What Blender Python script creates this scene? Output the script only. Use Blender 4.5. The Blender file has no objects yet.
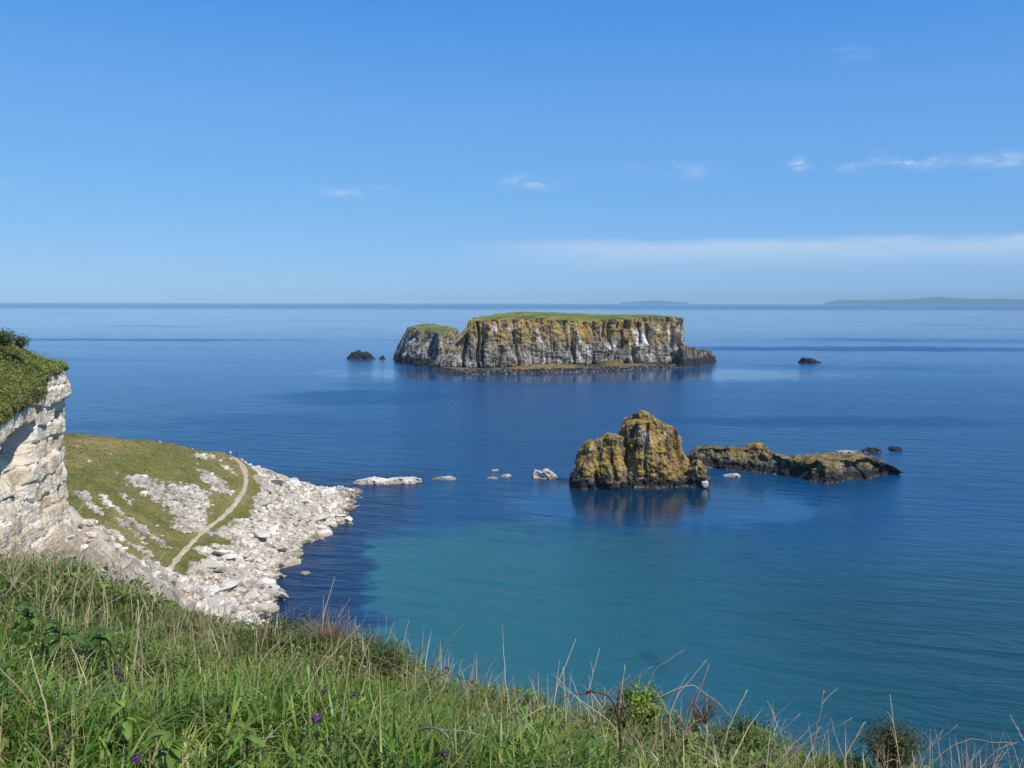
import bpy, bmesh, math, random
import numpy as np
from mathutils import Vector, Matrix

random.seed(7)
RNG = np.random.default_rng(11)
R = math.radians
S = bpy.context.scene
COL = S.collection

# ------------------------------------------------------------------ camera model
CAMZ, F = 60.0, 887.0
PITCH = math.atan(82.0 / F)
ROLL = R(0.13)

def ray(px, py):
    a, b = (px - 512) / F, -(py - 384) / F
    c, s = math.cos(ROLL), math.sin(ROLL)
    a, b = a * c - b * s, a * s + b * c
    cp, sp = math.cos(PITCH), math.sin(PITCH)
    return np.array([a, b * sp + cp, b * cp - sp])

def at_z(px, py, z=0.0):
    d = ray(px, py); t = (z - CAMZ) / d[2]
    return np.array([d[0] * t, d[1] * t, z])

def at_y(px, py, Y):
    d = ray(px, py); t = Y / d[1]
    return np.array([d[0] * t, Y, CAMZ + d[2] * t])

# ------------------------------------------------------------------ noise
_perm = RNG.permutation(256); _perm = np.concatenate([_perm, _perm, _perm])
_g = RNG.normal(size=(256, 3)); _g /= np.linalg.norm(_g, axis=1)[:, None]

def perlin(p):
    p = np.asarray(p, dtype=float)
    i = np.floor(p).astype(int); f = p - i; i &= 255
    u = f * f * f * (f * (f * 6 - 15) + 10)
    out = np.zeros(len(p))
    for dx in (0, 1):
        for dy in (0, 1):
            for dz in (0, 1):
                h = _perm[_perm[_perm[(i[:, 0] + dx) & 255] + ((i[:, 1] + dy) & 255)] + ((i[:, 2] + dz) & 255)]
                w = (u[:, 0] if dx else 1 - u[:, 0]) * (u[:, 1] if dy else 1 - u[:, 1]) * (u[:, 2] if dz else 1 - u[:, 2])
                out += w * np.einsum('ij,ij->i', _g[h], f - np.array([dx, dy, dz]))
    return out * 1.6

def fbm(p, scale, octv=4, gain=.5, ridge=False):
    p = np.asarray(p, float) * scale; a = 1.0; o = np.zeros(len(p)); t = 0
    for k in range(octv):
        n = perlin(p + 17.3 * k)
        if ridge: n = 1 - 2 * np.abs(n)
        o += a * n; t += a; a *= gain; p = p * 2.03
    return o / t

def sstep(x, a, b):
    t = np.clip((x - a) / (b - a), 0, 1); return t * t * (3 - 2 * t)

# ------------------------------------------------------------------ thin-plate spline
class TPS:
    def __init__(s, pts, lam=.5):
        P = np.array(pts, float); s.X = P[:, :2]; n = len(P)
        K = s._k(s.X); A = np.zeros((n + 3, n + 3)); A[:n, :n] = K + lam * np.eye(n)
        A[:n, n] = 1; A[:n, n + 1:] = s.X; A[n, :n] = 1; A[n + 1:, :n] = s.X.T
        s.w = np.linalg.solve(A, np.concatenate([P[:, 2], [0, 0, 0]]))
    def _k(s, Q):
        d = np.linalg.norm(Q[:, None] - s.X[None], axis=2)
        return d * d * np.log(d + 1e-9)
    def __call__(s, x, y):
        x = np.asarray(x, float); sh = x.shape
        Q = np.stack([x.ravel(), np.asarray(y, float).ravel()], 1); o = np.empty(len(Q)); n = len(s.X)
        for a in range(0, len(Q), 20000):
            q = Q[a:a + 20000]
            o[a:a + 20000] = s._k(q) @ s.w[:n] + s.w[n] + q @ s.w[n + 1:]
        return o.reshape(sh)

# ------------------------------------------------------------------ objects
def tag(o, label=None, cat=None, group=None, kind=None):
    if label: o['label'] = label
    if cat: o['category'] = cat
    if group: o['group'] = group
    if kind: o['kind'] = kind
    return o

def empty(name, loc):
    o = bpy.data.objects.new(name, None); COL.objects.link(o); o.location = loc; o.empty_display_size = .2
    return o

def link(name, me, m=None, parent=None):
    o = bpy.data.objects.new(name, me); COL.objects.link(o)
    if m and not me.materials: me.materials.append(m)
    if parent is not None:
        o.parent = parent
        o.matrix_parent_inverse = Matrix.Translation(parent.location).inverted()
    return o

def mesh_np(name, V, loops, sizes, smooth=True, attrs=None):
    me = bpy.data.meshes.new(name)
    V = np.asarray(V, np.float32); loops = np.asarray(loops, np.int32).ravel(); sizes = np.asarray(sizes, np.int32)
    me.vertices.add(len(V)); me.vertices.foreach_set('co', V.ravel())
    me.loops.add(len(loops)); me.loops.foreach_set('vertex_index', loops)
    me.polygons.add(len(sizes))
    st = np.concatenate([[0], np.cumsum(sizes)[:-1]]).astype(np.int32)
    me.polygons.foreach_set('loop_start', st)
    me.polygons.foreach_set('use_smooth', np.full(len(sizes), smooth, dtype=bool))
    for k, v in (attrs or {}).items():
        v = np.asarray(v, np.float32)
        if v.ndim == 1:
            a = me.attributes.new(k, 'FLOAT', 'POINT'); a.data.foreach_set('value', v)
        else:
            a = me.attributes.new(k, 'FLOAT_COLOR', 'POINT')
            c = np.ones((len(v), 4), np.float32); c[:, :3] = v; a.data.foreach_set('color', c.ravel())
    me.update(calc_edges=True); me.validate()
    return me

def grid_mesh(name, G, closed=False, smooth=True, attrs=None):
    n, m = G.shape[:2]
    I = np.arange(n * m).reshape(n, m)
    if closed:
        J = np.concatenate([I, I[:, :1]], 1)
    else: J = I
    q = np.stack([J[:-1, :-1], J[:-1, 1:], J[1:, 1:], J[1:, :-1]], -1).reshape(-1, 4)
    return mesh_np(name, G.reshape(-1, 3), q, np.full(len(q), 4), smooth, attrs)

def tube(pts, rad, ns=5):
    """verts, faces of a tapered tube along pts"""
    P = np.array(pts, float); n = len(P)
    rad = np.linspace(rad[0], rad[1], n) if np.ndim(rad) and len(rad) == 2 else np.asarray(rad)
    T = np.gradient(P, axis=0); T /= np.linalg.norm(T, axis=1)[:, None] + 1e-9
    ref = np.array([0.3, 0.9, 0.2]); A = np.cross(T, ref); A /= np.linalg.norm(A, axis=1)[:, None] + 1e-9
    B = np.cross(T, A); th = np.linspace(0, 2 * np.pi, ns, endpoint=False)
    V = P[:, None] + rad[:, None, None] * (np.cos(th)[None, :, None] * A[:, None] + np.sin(th)[None, :, None] * B[:, None])
    V = V.reshape(-1, 3); Fc = []
    for i in range(n - 1):
        for k in range(ns):
            k2 = (k + 1) % ns
            Fc.append((i * ns + k, i * ns + k2, (i + 1) * ns + k2, (i + 1) * ns + k))
    V = np.concatenate([V, P[-1:] + T[-1:] * rad[-1]]); e = len(V) - 1
    for k in range(ns): Fc.append(((n - 1) * ns + k, (n - 1) * ns + (k + 1) % ns, e))
    return V, Fc

class MB:
    def __init__(s): s.V = []; s.L = []; s.Z = []; s.n = 0; s.A = []
    def add(s, V, Fc, tint=None):
        V = np.asarray(V, float)
        for f in Fc: s.L.extend([i + s.n for i in f]); s.Z.append(len(f))
        s.V.append(V); s.n += len(V)
        s.A.append(np.tile(np.array(tint if tint is not None else (1, 1, 1), float), (len(V), 1)))
    def mesh(s, name, smooth=True):
        return mesh_np(name, np.concatenate(s.V), s.L, s.Z, smooth, {'tint': np.concatenate(s.A)})

# ------------------------------------------------------------------ node helper
class NT:
    def __init__(s, name=None, world=None):
        if world: s.id = world
        else: s.id = bpy.data.materials.new(name)
        s.id.use_nodes = True; s.t = s.id.node_tree; s.t.nodes.clear()
    def n(s, typ, **kw):
        nd = s.t.nodes.new(typ)
        for k, v in kw.items(): setattr(nd, k, v)
        return nd
    def set(s, sock, v):
        if v is None: return
        if isinstance(v, bpy.types.NodeSocket): s.t.links.new(v, sock)
        else:
            if sock.type == 'RGBA' and len(v) == 3: v = (*v, 1)
            sock.default_value = v
    def math(s, op, a, b=None, c=None, clamp=False):
        nd = s.n('ShaderNodeMath', operation=op, use_clamp=clamp)
        for i, v in enumerate((a, b, c)): s.set(nd.inputs[i], v)
        return nd.outputs[0]
    def vmul(s, v, k):
        nd = s.n('ShaderNodeVectorMath', operation='MULTIPLY'); s.set(nd.inputs[0], v); s.set(nd.inputs[1], k); return nd.outputs[0]
    def vadd(s, v, k):
        nd = s.n('ShaderNodeVectorMath', operation='ADD'); s.set(nd.inputs[0], v); s.set(nd.inputs[1], k); return nd.outputs[0]
    def pos(s): return s.n('ShaderNodeNewGeometry').outputs['Position']
    def xyz(s, v):
        nd = s.n('ShaderNodeSeparateXYZ'); s.set(nd.inputs[0], v); return nd.outputs
    def noise(s, v, scale=1., detail=4., rough=.55, dist=0.):
        nd = s.n('ShaderNodeTexNoise'); s.set(nd.inputs['Vector'], v); s.set(nd.inputs['Scale'], scale)
        s.set(nd.inputs['Detail'], detail); s.set(nd.inputs['Roughness'], rough); s.set(nd.inputs['Distortion'], dist)
        return nd.outputs['Fac']
    def step(s, x, a, b, lo=0., hi=1.):
        nd = s.n('ShaderNodeMapRange', interpolation_type='SMOOTHSTEP')
        for k, v in zip(('Value', 'From Min', 'From Max', 'To Min', 'To Max'), (x, a, b, lo, hi)): s.set(nd.inputs[k], v)
        return nd.outputs[0]
    def mix(s, f, a, b, mode='MIX'):
        nd = s.n('ShaderNodeMix', data_type='RGBA', blend_type=mode)
        s.set(nd.inputs[0], f); s.set(nd.inputs[6], a); s.set(nd.inputs[7], b); return nd.outputs[2]
    def attr(s, name, out='Fac'): return s.n('ShaderNodeAttribute', attribute_name=name).outputs[out]
    def bump(s, h, strength=.5, dist=1., normal=None):
        nd = s.n('ShaderNodeBump'); s.set(nd.inputs['Height'], h); s.set(nd.inputs['Strength'], strength)
        s.set(nd.inputs['Distance'], dist); s.set(nd.inputs['Normal'], normal); return nd.outputs[0]
    def bsdf(s, col, rough=.9, normal=None, spec=.3, out=True):
        b = s.n('ShaderNodeBsdfPrincipled'); s.set(b.inputs['Base Color'], col); s.set(b.inputs['Roughness'], rough)
        s.set(b.inputs['Specular IOR Level'], spec); s.set(b.inputs['Normal'], normal)
        if out: s.out(b.outputs[0])
        return b
    def out(s, sh, which='Surface'):
        o = next((x for x in s.t.nodes if x.type in ('OUTPUT_MATERIAL', 'OUTPUT_WORLD')), None)
        if o is None: o = s.n('ShaderNodeOutputWorld' if isinstance(s.id, bpy.types.World) else 'ShaderNodeOutputMaterial')
        s.t.links.new(sh, o.inputs[which])

# ------------------------------------------------------------------ materials
def mat_basalt(name, lich_lo, lich_hi, tide=3.5, guano=.5, gl=4., gh=30., sc=1., lich=(.27, .185, .035), bright=1.0, lk=.92, dkk=.72):
    """columnar dark rock: yellow lichen above, droppings in the middle, black tide band"""
    t = NT(name); p = t.pos(); z = t.xyz(p)[2]
    ps = t.vmul(p, (1, 1, .22))
    big = t.noise(ps, .05 * sc, 5, .6); med = t.noise(ps, .22 * sc, 5, .65); fine = t.noise(p, 1.1 * sc, 5, .65)
    col = t.mix(t.step(med, .40, .62), (.035 * bright, .032 * bright, .028 * bright), (.25 * bright, .23 * bright, .195 * bright))
    col = t.mix(t.step(fine, .35, .7, 0, .6), col, (.15 * bright, .138 * bright, .115 * bright))
    dk = t.step(t.noise(t.vmul(t.vadd(p, (5, 90, 40)), (1, 1, .4)), .075 * sc, 5, .65), .50, .60)
    col = t.mix(t.math('MULTIPLY', dk, dkk), col, (.035 * bright, .032 * bright, .029 * bright))
    # lichen
    lz = t.math('ADD', z, t.math('MULTIPLY', t.math('SUBTRACT', big, .5), (lich_hi - lich_lo) * 2.6))
    lm = t.math('MULTIPLY', t.step(lz, lich_lo, lich_hi), t.step(t.math('ADD', med, t.math('MULTIPLY', fine, .4)), .55, .82))
    lcol = t.mix(t.noise(p, .35 * sc, 4), (lich[0] * .62, lich[1] * .78, lich[2]), (lich[0] * 1.18, lich[1], lich[2] * .8))
    lcol = t.mix(t.step(t.noise(p, .9 * sc, 5, .7), .5, .7, 0, .75), lcol, (.10, .092, .04))
    col = t.mix(t.math('MULTIPLY', lm, lk), col, lcol)
    # white droppings: vertical runs
    g = t.noise(t.vmul(t.vadd(p, (31, 7, 3)), (1, 1, .3)), .13 * sc, 6, .7)
    g2 = t.noise(t.vadd(p, (9, 70, 3)), .035 * sc, 3, .5)
    gm = t.math('MULTIPLY', t.step(g, .50, .60), t.step(g2, .42, .56))
    gm = t.math('MULTIPLY', gm, t.math('MULTIPLY', t.step(z, gl, gl + 3), t.step(z, gh, gh * .72)))
    col = t.mix(t.math('MULTIPLY', gm, guano), col, (.80, .76, .71))
    # tide band
    tm = t.step(t.math('ADD', z, t.math('MULTIPLY', t.math('SUBTRACT', t.noise(p, .3 * sc, 4), .5), tide * 1.6)), tide * 1.15, tide * .7)
    col = t.mix(tm, col, t.mix(fine, (.012, .011, .010), (.05, .045, .04)))
    pale = t.math('MULTIPLY', t.step(z, .75, .3), t.step(t.noise(p, .5 * sc, 3), .52, .6))
    col = t.mix(t.math('MULTIPLY', pale, .6), col, (.3, .27, .22))
    h = t.math('ADD', t.math('MULTIPLY', med, 1.6), fine)
    t.bsdf(col, .92, t.bump(h, .9, .7 / sc), .2); return t.id

def mat_pale_rock(name, tide=True):
    t = NT(name); p = t.pos(); z = t.xyz(p)[2]
    n1 = t.noise(p, .25, 5, .6); n2 = t.noise(p, 2.2, 5, .65)
    col = t.mix(t.step(n1, .38, .62), (.52, .475, .41), (.80, .75, .67)); col = t.mix(t.step(t.noise(p, .09, 4, .6), .52, .64, 0, .5), col, (.38, .33, .26))
    tint = t.attr('tint', 'Color'); rnd = t.n('ShaderNodeObjectInfo').outputs['Random']
    col = t.mix(t.step(rnd, .55, 1.0, 0, .6), col, (.30, .285, .265))
    col = t.mix(t.step(n2, .52, .75, 0, .5), col, (.24, .22, .19))
    col = t.mix(1.0, col, tint, 'MULTIPLY')
    if tide:
        tm = t.step(t.math('ADD', z, t.math('MULTIPLY', t.math('SUBTRACT', n1, .5), 1.6)), 1.0, .35)
        col = t.mix(t.math('MULTIPLY', tm, .7), col, t.mix(n2, (.14, .115, .06), (.36, .31, .19)))
    t.bsdf(col, .9, t.bump(n2, .6, .25), .25); return t.id

def mat_leaf(name, trans=.35, rough=.55, gloss=.35):
    t = NT(name); c = t.attr('tint', 'Color')
    b = t.bsdf(c, rough, None, gloss, out=False)
    tr = t.n('ShaderNodeBsdfTranslucent'); t.set(tr.inputs[0], t.mix(1., c, (1.25, 1.3, .6), 'MULTIPLY'))
    m = t.n('ShaderNodeMixShader'); m.inputs[0].default_value = trans
    t.t.links.new(b.outputs[0], m.inputs[1]); t.t.links.new(tr.outputs[0], m.inputs[2]); t.out(m.outputs[0]); return t.id

def mat_turf(name, a=(.052, .078, .02), b=(.15, .125, .045), c=(.09, .105, .03), sc=1.):
    t = NT(name); p = t.pos()
    n1 = t.noise(p, .045 * sc, 4, .55); n2 = t.noise(p, .7 * sc, 5, .7)
    col = t.mix(t.step(n1, .4, .62), a, b); col = t.mix(t.step(n2, .4, .7, 0, .8), col, c)
    t.bsdf(col, .95, t.bump(n2, .7, .4), .1); return t.id

M = {}
M['leaf'] = mat_leaf('leaf_tissue'); M['grass'] = mat_leaf('grass_blade', .42, .45, .5)
M['dry'] = mat_leaf('dry_stalk', .1, .7, .25)
M['pale'] = mat_pale_rock('weathered_limestone')
M['basalt_island'] = mat_basalt('basalt_columns', 12, 33, 5.0, .95, 5, 44, 1.0, (.45, .28, .038), bright=1.5, lk=.9, dkk=.62)
M['basalt_shoulder'] = mat_basalt('basalt_shoulder', 16, 34, 8.0, .5, 8, 30, 1.0, (.33, .24, .07), bright=1.6, lk=.7, dkk=.6)
M['basalt_stack'] = mat_basalt('basalt_stack', 2.0, 5.0, 2.6, .45, 4, 26, 2.0, (.45, .285, .04), bright=1.1, dkk=.6)
M['basalt_reef'] = mat_basalt('basalt_reef', 2.2, 5.4, 3.3, .15, 2, 9, 2.0, (.30, .215, .05), bright=1.0, dkk=.6)
M['basalt_dark'] = mat_basalt('basalt_wet', 9, 20, 9.0, .1, 3, 9, 1.4)

# shore skirt below the island: turf and orange thrift above black boulders
t = NT('island_shore'); p = t.pos(); z = t.xyz(p)[2]; n1 = t.noise(p, .09, 4); n2 = t.noise(p, .5, 5, .7)
c = t.mix(t.step(n1, .42, .6), (.11, .12, .04), (.27, .15, .04)); c = t.mix(t.step(n2, .5, .68), c, (.26, .24, .2))
zz = t.math('ADD', z, t.math('MULTIPLY', t.math('SUBTRACT', n2, .5), 2.5))
c = t.mix(t.step(zz, 4.0, 3.0), c, t.mix(t.step(n2, .5, .62), (.018, .017, .016), (.2, .19, .18)))
t.bsdf(c, .95, t.bump(n2, .9, .8), .2); M['island_shore'] = t.id
M['island_turf'] = mat_turf('island_turf', (.10, .15, .032), (.27, .23, .085), (.17, .18, .05), .9)

# headland: grass / exposed rock by mask
t = NT('headland_ground'); p = t.pos(); rk = t.attr('rock')
n1 = t.noise(p, .05, 4, .6); n2 = t.noise(p, .55, 6, .7); n3 = t.noise(p, 1.6, 5, .7)
g = t.mix(t.step(n1, .38, .62), (.15, .17, .04), (.33, .26, .105)); g = t.mix(t.step(n2, .40, .66, 0, .85), g, (.26, .225, .085)); g = t.mix(t.step(t.noise(p, .22, 5, .7), .50, .66, 0, .6), g, (.12, .145, .036))
g = t.mix(t.step(n3, .60, .70, 0, .5), g, (.42, .37, .28)); g = t.mix(t.step(n3, .42, .33, 0, .5), g, (.07, .075, .022))
n4 = t.noise(p, 6., 4, .7); r = t.mix(t.step(n2, .35, .62), (.46, .39, .30), (.75, .67, .56)); r = t.mix(t.step(n4, .5, .66, 0, .35), r, (.25, .21, .16)); r = t.mix(t.step(n3, .52, .7, 0, .65), r, (.22, .2, .165)); r = t.mix(t.step(t.noise(p, .11, 4, .6), .5, .64, 0, .6), r, (.27, .23, .17))
z = t.xyz(p)[2]
r = t.mix(t.step(t.math('ADD', z, n2), 1.4, .6, 0, .9), r, (.16, .13, .055))
m = t.step(t.math('ADD', rk, t.math('MULTIPLY', t.math('SUBTRACT', n3, .5), .9)), .42, .58)
h = t.math('ADD', t.math('ADD', n2, t.math('MULTIPLY', n3, .6)), t.math('MULTIPLY', n4, .25))
t.bsdf(t.mix(m, g, r), .95, t.bump(h, .9, .8), .15); M['headland'] = t.id

# limestone cliff
t = NT('limestone_face'); p = t.pos()
w = t.vadd(p, t.vmul(t.n('ShaderNodeTexNoise').outputs['Color'], (0, 0, 0)))
n1 = t.noise(t.vmul(p, (1, 1, 1.6)), .30, 5, .6); n2 = t.noise(t.vmul(p, (1, 1, 2.2)), 1.3, 6, .7); n3 = t.noise(p, 5., 4, .6)
c = t.mix(t.step(n1, .36, .6), (.58, .46, .32), (.84, .745, .60))
c = t.mix(t.step(n2, .54, .72, 0, .6), c, (.42, .32, .20))
st = t.noise(t.vmul(t.vadd(p, (3, 50, 0)), (1, 1, .18)), .9, 4, .6)
c = t.mix(t.step(st, .58, .7, 0, .5), c, (.30, .285, .27))
# seams
s1 = t.noise(t.vmul(p, (.35, .35, 1.5)), .55, 3, .5); cr = t.math('ABSOLUTE', t.math('SUBTRACT', s1, .5))
seam = t.step(cr, .012, .003)
c = t.mix(t.math('MULTIPLY', seam, .4), c, (.12, .09, .06))
h = t.math('SUBTRACT', t.math('ADD', t.math('MULTIPLY', n2, 1.2), t.math('MULTIPLY', n3, .35)), t.math('MULTIPLY', seam, .35))
t.bsdf(c, .92, t.bump(h, .8, .35), .2); M['limestone'] = t.id

# trodden path
t = NT('trodden_chalk'); p = t.pos(); n = t.noise(p, 1.2, 5, .7)
t.bsdf(t.mix(t.step(n, .35, .65), (.36, .29, .20), (.54, .46, .35)), .95, t.bump(n, .5, .2), .15); M['path'] = t.id
# soil below the grass
t = NT('bank_soil'); p = t.pos(); n = t.noise(p, 9, 5, .7)
t.bsdf(t.mix(n, (.02, .026, .008), (.05, .05, .02)), .95, None, .1); M['soil'] = t.id
# far land
t = NT('far_moor'); p = t.pos(); n = t.noise(p, .002, 4, .6)
t.bsdf(t.mix(n, (.018, .028, .028), (.045, .05, .04)), .95, None, .1); M['far'] = t.id

# ------------------------------------------------------------------ sea
def mat_sea():
    t = NT('sea_water'); p = t.pos(); X, Y, Z = t.xyz(p)
    rot = t.n('ShaderNodeVectorRotate', rotation_type='Z_AXIS'); t.set(rot.inputs['Vector'], p); rot.inputs['Angle'].default_value = R(14)
    q = rot.outputs[0]
    # bottom seen through the water: deep blue, sand turning it teal, kelp beds
    wob = t.math('SUBTRACT', t.noise(p, .018, 4, .6), .5); wob2 = t.math('SUBTRACT', t.noise(t.vadd(p, (400, 90, 0)), .06, 4, .6), .5)
    ys = t.math('ADD', Y, t.math('ADD', t.math('MULTIPLY', wob, 70), t.math('MULTIPLY', wob2, 14)))
    sand_y = t.step(ys, 240, 216)
    xs = t.math('ADD', X, t.math('ADD', t.math('MULTIPLY', wob2, 26), t.math('MULTIPLY', wob, 18)))
    sand_x = t.step(t.math('SUBTRACT', xs, t.math('MULTIPLY', t.math('SUBTRACT', 215, Y), .16)), -37, -33.5)
    fade = t.step(X, -5, 75, 1, .22)
    sand = t.math('MULTIPLY', t.math('MULTIPLY', sand_y, sand_x), fade)
    deep = t.mix(t.step(Y, 900, 330), SEA['deep'], SEA['mid'])
    deep = t.mix(t.math('MULTIPLY', t.step(Y, 240, 150), t.step(X, 0, 60)), deep, SEA['green'])
    col = t.mix(sand, deep, SEA['teal'])
    shore = t.math('MULTIPLY', t.step(t.math('ADD', X, t.math('MULTIPLY', wob2, 20)), -22, -34), t.step(Y, 330, 290))
    shore = t.math('MULTIPLY', shore, t.math('SUBTRACT', 1., sand))
    col = t.mix(t.math('MULTIPLY', shore, .8), col, SEA['kelp'])
    patch = t.step(t.noise(t.vmul(t.vadd(p, (70, 300, 0)), (1, .7, 1)), .03, 4, .6), .60, .66)
    col = t.mix(t.math('MULTIPLY', t.math('MULTIPLY', patch, t.step(Y, 420, 250)), .35), col, SEA['kelp'])
    # wind lanes
    lane = t.noise(t.vmul(q, (.0011, .0052, 1)), 1., 5, .6, .6)
    lane2 = t.noise(t.vmul(t.vadd(q, (900, 300, 0)), (.006, .022, 1)), 1., 4, .6, .3)
    wl = t.math('ADD', t.math('MULTIPLY', t.step(lane, .56, .66), .55), t.math('MULTIPLY', t.math('SUBTRACT', lane2, .5), .5))
    calm = t.step(t.math('ADD', t.math('ADD', Y, t.math('MULTIPLY', X, -1.6)), t.math('MULTIPLY', wob, 520)), 560, 860)
    wl = t.math('MULTIPLY', t.math('ADD', wl, t.step(Y, 1100, 420, .1, .55)), t.step(calm, 0, 1, 1, .45), clamp=True)
    def paw(cx, cy, rx, ry, k):
        dx = t.math('DIVIDE', t.math('SUBTRACT', X, cx), rx); dy = t.math('DIVIDE', t.math('SUBTRACT', t.math('ADD', Y, t.math('MULTIPLY', wob, cy * .12)), cy), ry)
        r2 = t.math('ADD', t.math('ADD', t.math('MULTIPLY', dx, dx), t.math('MULTIPLY', dy, dy)), t.math('MULTIPLY', t.math('SUBTRACT', lane2, .5), 2.2))
        return t.math('MULTIPLY', t.step(r2, 1.2, .1), k)
    for q_ in ((-95, 560, 75, 55, .5), (480, 1160, 330, 70, .8), (-560, 1380, 260, 60, .6), (150, 445, 110, 22, .45), (-40, 640, 90, 34, .35)):
        wl = t.math('ADD', wl, paw(*q_), clamp=True)
    # lee of the rocks; same mask shapes the dark reflection painted by the stack
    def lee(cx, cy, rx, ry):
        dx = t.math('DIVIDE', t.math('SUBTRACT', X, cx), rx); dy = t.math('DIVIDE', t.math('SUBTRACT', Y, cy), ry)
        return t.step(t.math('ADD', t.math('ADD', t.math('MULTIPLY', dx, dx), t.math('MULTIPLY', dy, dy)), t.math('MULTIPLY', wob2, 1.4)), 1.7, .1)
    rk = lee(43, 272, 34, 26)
    col = t.mix(t.math('MULTIPLY', rk, .75), col, (.003, .020, .040))  # water colour darkened around the stack so its reflection reads deeper
    sh = t.math('MAXIMUM', lee(48, 262, 52, 34), lee(60, 745, 210, 80))
    wl = t.math('ADD', wl, t.step(t.math('ADD', Y, t.math('MULTIPLY', lane, 4000)), 7500, 11500, 0, .75), clamp=True)
    wl = t.math('MULTIPLY', wl, t.step(sh, 0, 1, 1, .12))
    # waves
    w1 = t.noise(t.vmul(q, (.05, .16, 1)), 1., 3, .55, .4)
    w2 = t.noise(t.vmul(q, (.35, .95, 1)), 1., 4, .6, .5)
    w3 = t.noise(t.vmul(q, (2.2, 3.6, 1)), 1., 3, .6)
    h = t.math('ADD', t.math('ADD', t.math('MULTIPLY', w1, 2.6), t.math('MULTIPLY', w2, .55)), t.math('MULTIPLY', w3, .07))
    st = t.math('ADD', t.math('MULTIPLY', t.step(sh, 0, 1, .28, .05), t.step(Y, 800, 2200, 1, .5)), t.math('MULTIPLY', wl, .42))
    nrm = t.bump(h, st, 1.)
    rough = t.math('ADD', t.math('MULTIPLY', t.step(sh, 0, 1, .13, .02), t.step(Y, 800, 2200, 1, .45)), t.math('MULTIPLY', wl, .24))
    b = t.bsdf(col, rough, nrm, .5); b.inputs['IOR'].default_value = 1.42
    return t.id
SEA = dict(deep=(.004, .072, .205), mid=(.002, .055, .145), teal=(.017, .115, .138), kelp=(.001, .012, .050), green=(.0005, .036, .054))
M['sea'] = mat_sea()
rad = np.concatenate([[0.], np.geomspace(20, 36000, 60)])
th = np.linspace(0, 2 * np.pi, 96, endpoint=False)
G = np.stack([rad[:, None] * np.cos(th), rad[:, None] * np.sin(th), np.zeros((len(rad), len(th)))], -1)
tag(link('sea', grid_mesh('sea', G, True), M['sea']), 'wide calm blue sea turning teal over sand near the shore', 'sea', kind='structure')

# ------------------------------------------------------------------ wrapped rock bodies
def outline_resample(pts, n, smooth=2):
    P = np.array(pts, float)[:, :2]
    a = np.sum(P[:, 0] * np.roll(P[:, 1], -1) - np.roll(P[:, 0], -1) * P[:, 1])
    if a < 0: P = P[::-1]
    for _ in range(smooth):
        Q = np.roll(P, -1, 0); P = np.stack([.75 * P + .25 * Q, .25 * P + .75 * Q], 1).reshape(-1, 2)
    L = np.linalg.norm(np.roll(P, -1, 0) - P, axis=1); s = np.concatenate([[0], np.cumsum(L)]); Pc = np.concatenate([P, P[:1]])
    u = np.linspace(0, s[-1], n, endpoint=False)
    return np.stack([np.interp(u, s, Pc[:, 0]), np.interp(u, s, Pc[:, 1])], 1), s[-1], u

def columns(s, per, v, wmin, wmax, depth, rng, brk=True):
    """setback of each basalt column along the perimeter, with broken tops"""
    n = int(per / ((wmin + wmax) / 2)); w = rng.uniform(wmin, wmax, n); w *= per / w.sum(); e = np.cumsum(w)
    idx = np.searchsorted(e, s); idx = np.clip(idx, 0, n - 1)
    loc = (s - (e[idx] - w[idx])) / w[idx]
    d = rng.uniform(-1, 1, n) * depth
    hb = rng.uniform(.25, 1.25, n); sb = rng.uniform(0, 1.6, n) * depth
    hb2 = rng.uniform(.05, .6, n); sb2 = rng.uniform(0, 1.0, n) * depth
    out = np.empty((len(v), len(s)))
    prof = (1 - np.abs(2 * loc - 1) ** 6) - 1
    for j, vv in enumerate(v):
        o = d[idx] + prof * depth * .9
        if brk: o = o - np.where(vv > hb[idx], sb[idx], 0) - np.where(vv > hb2[idx], sb2[idx], 0)
        out[j] = o
    return out

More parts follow.
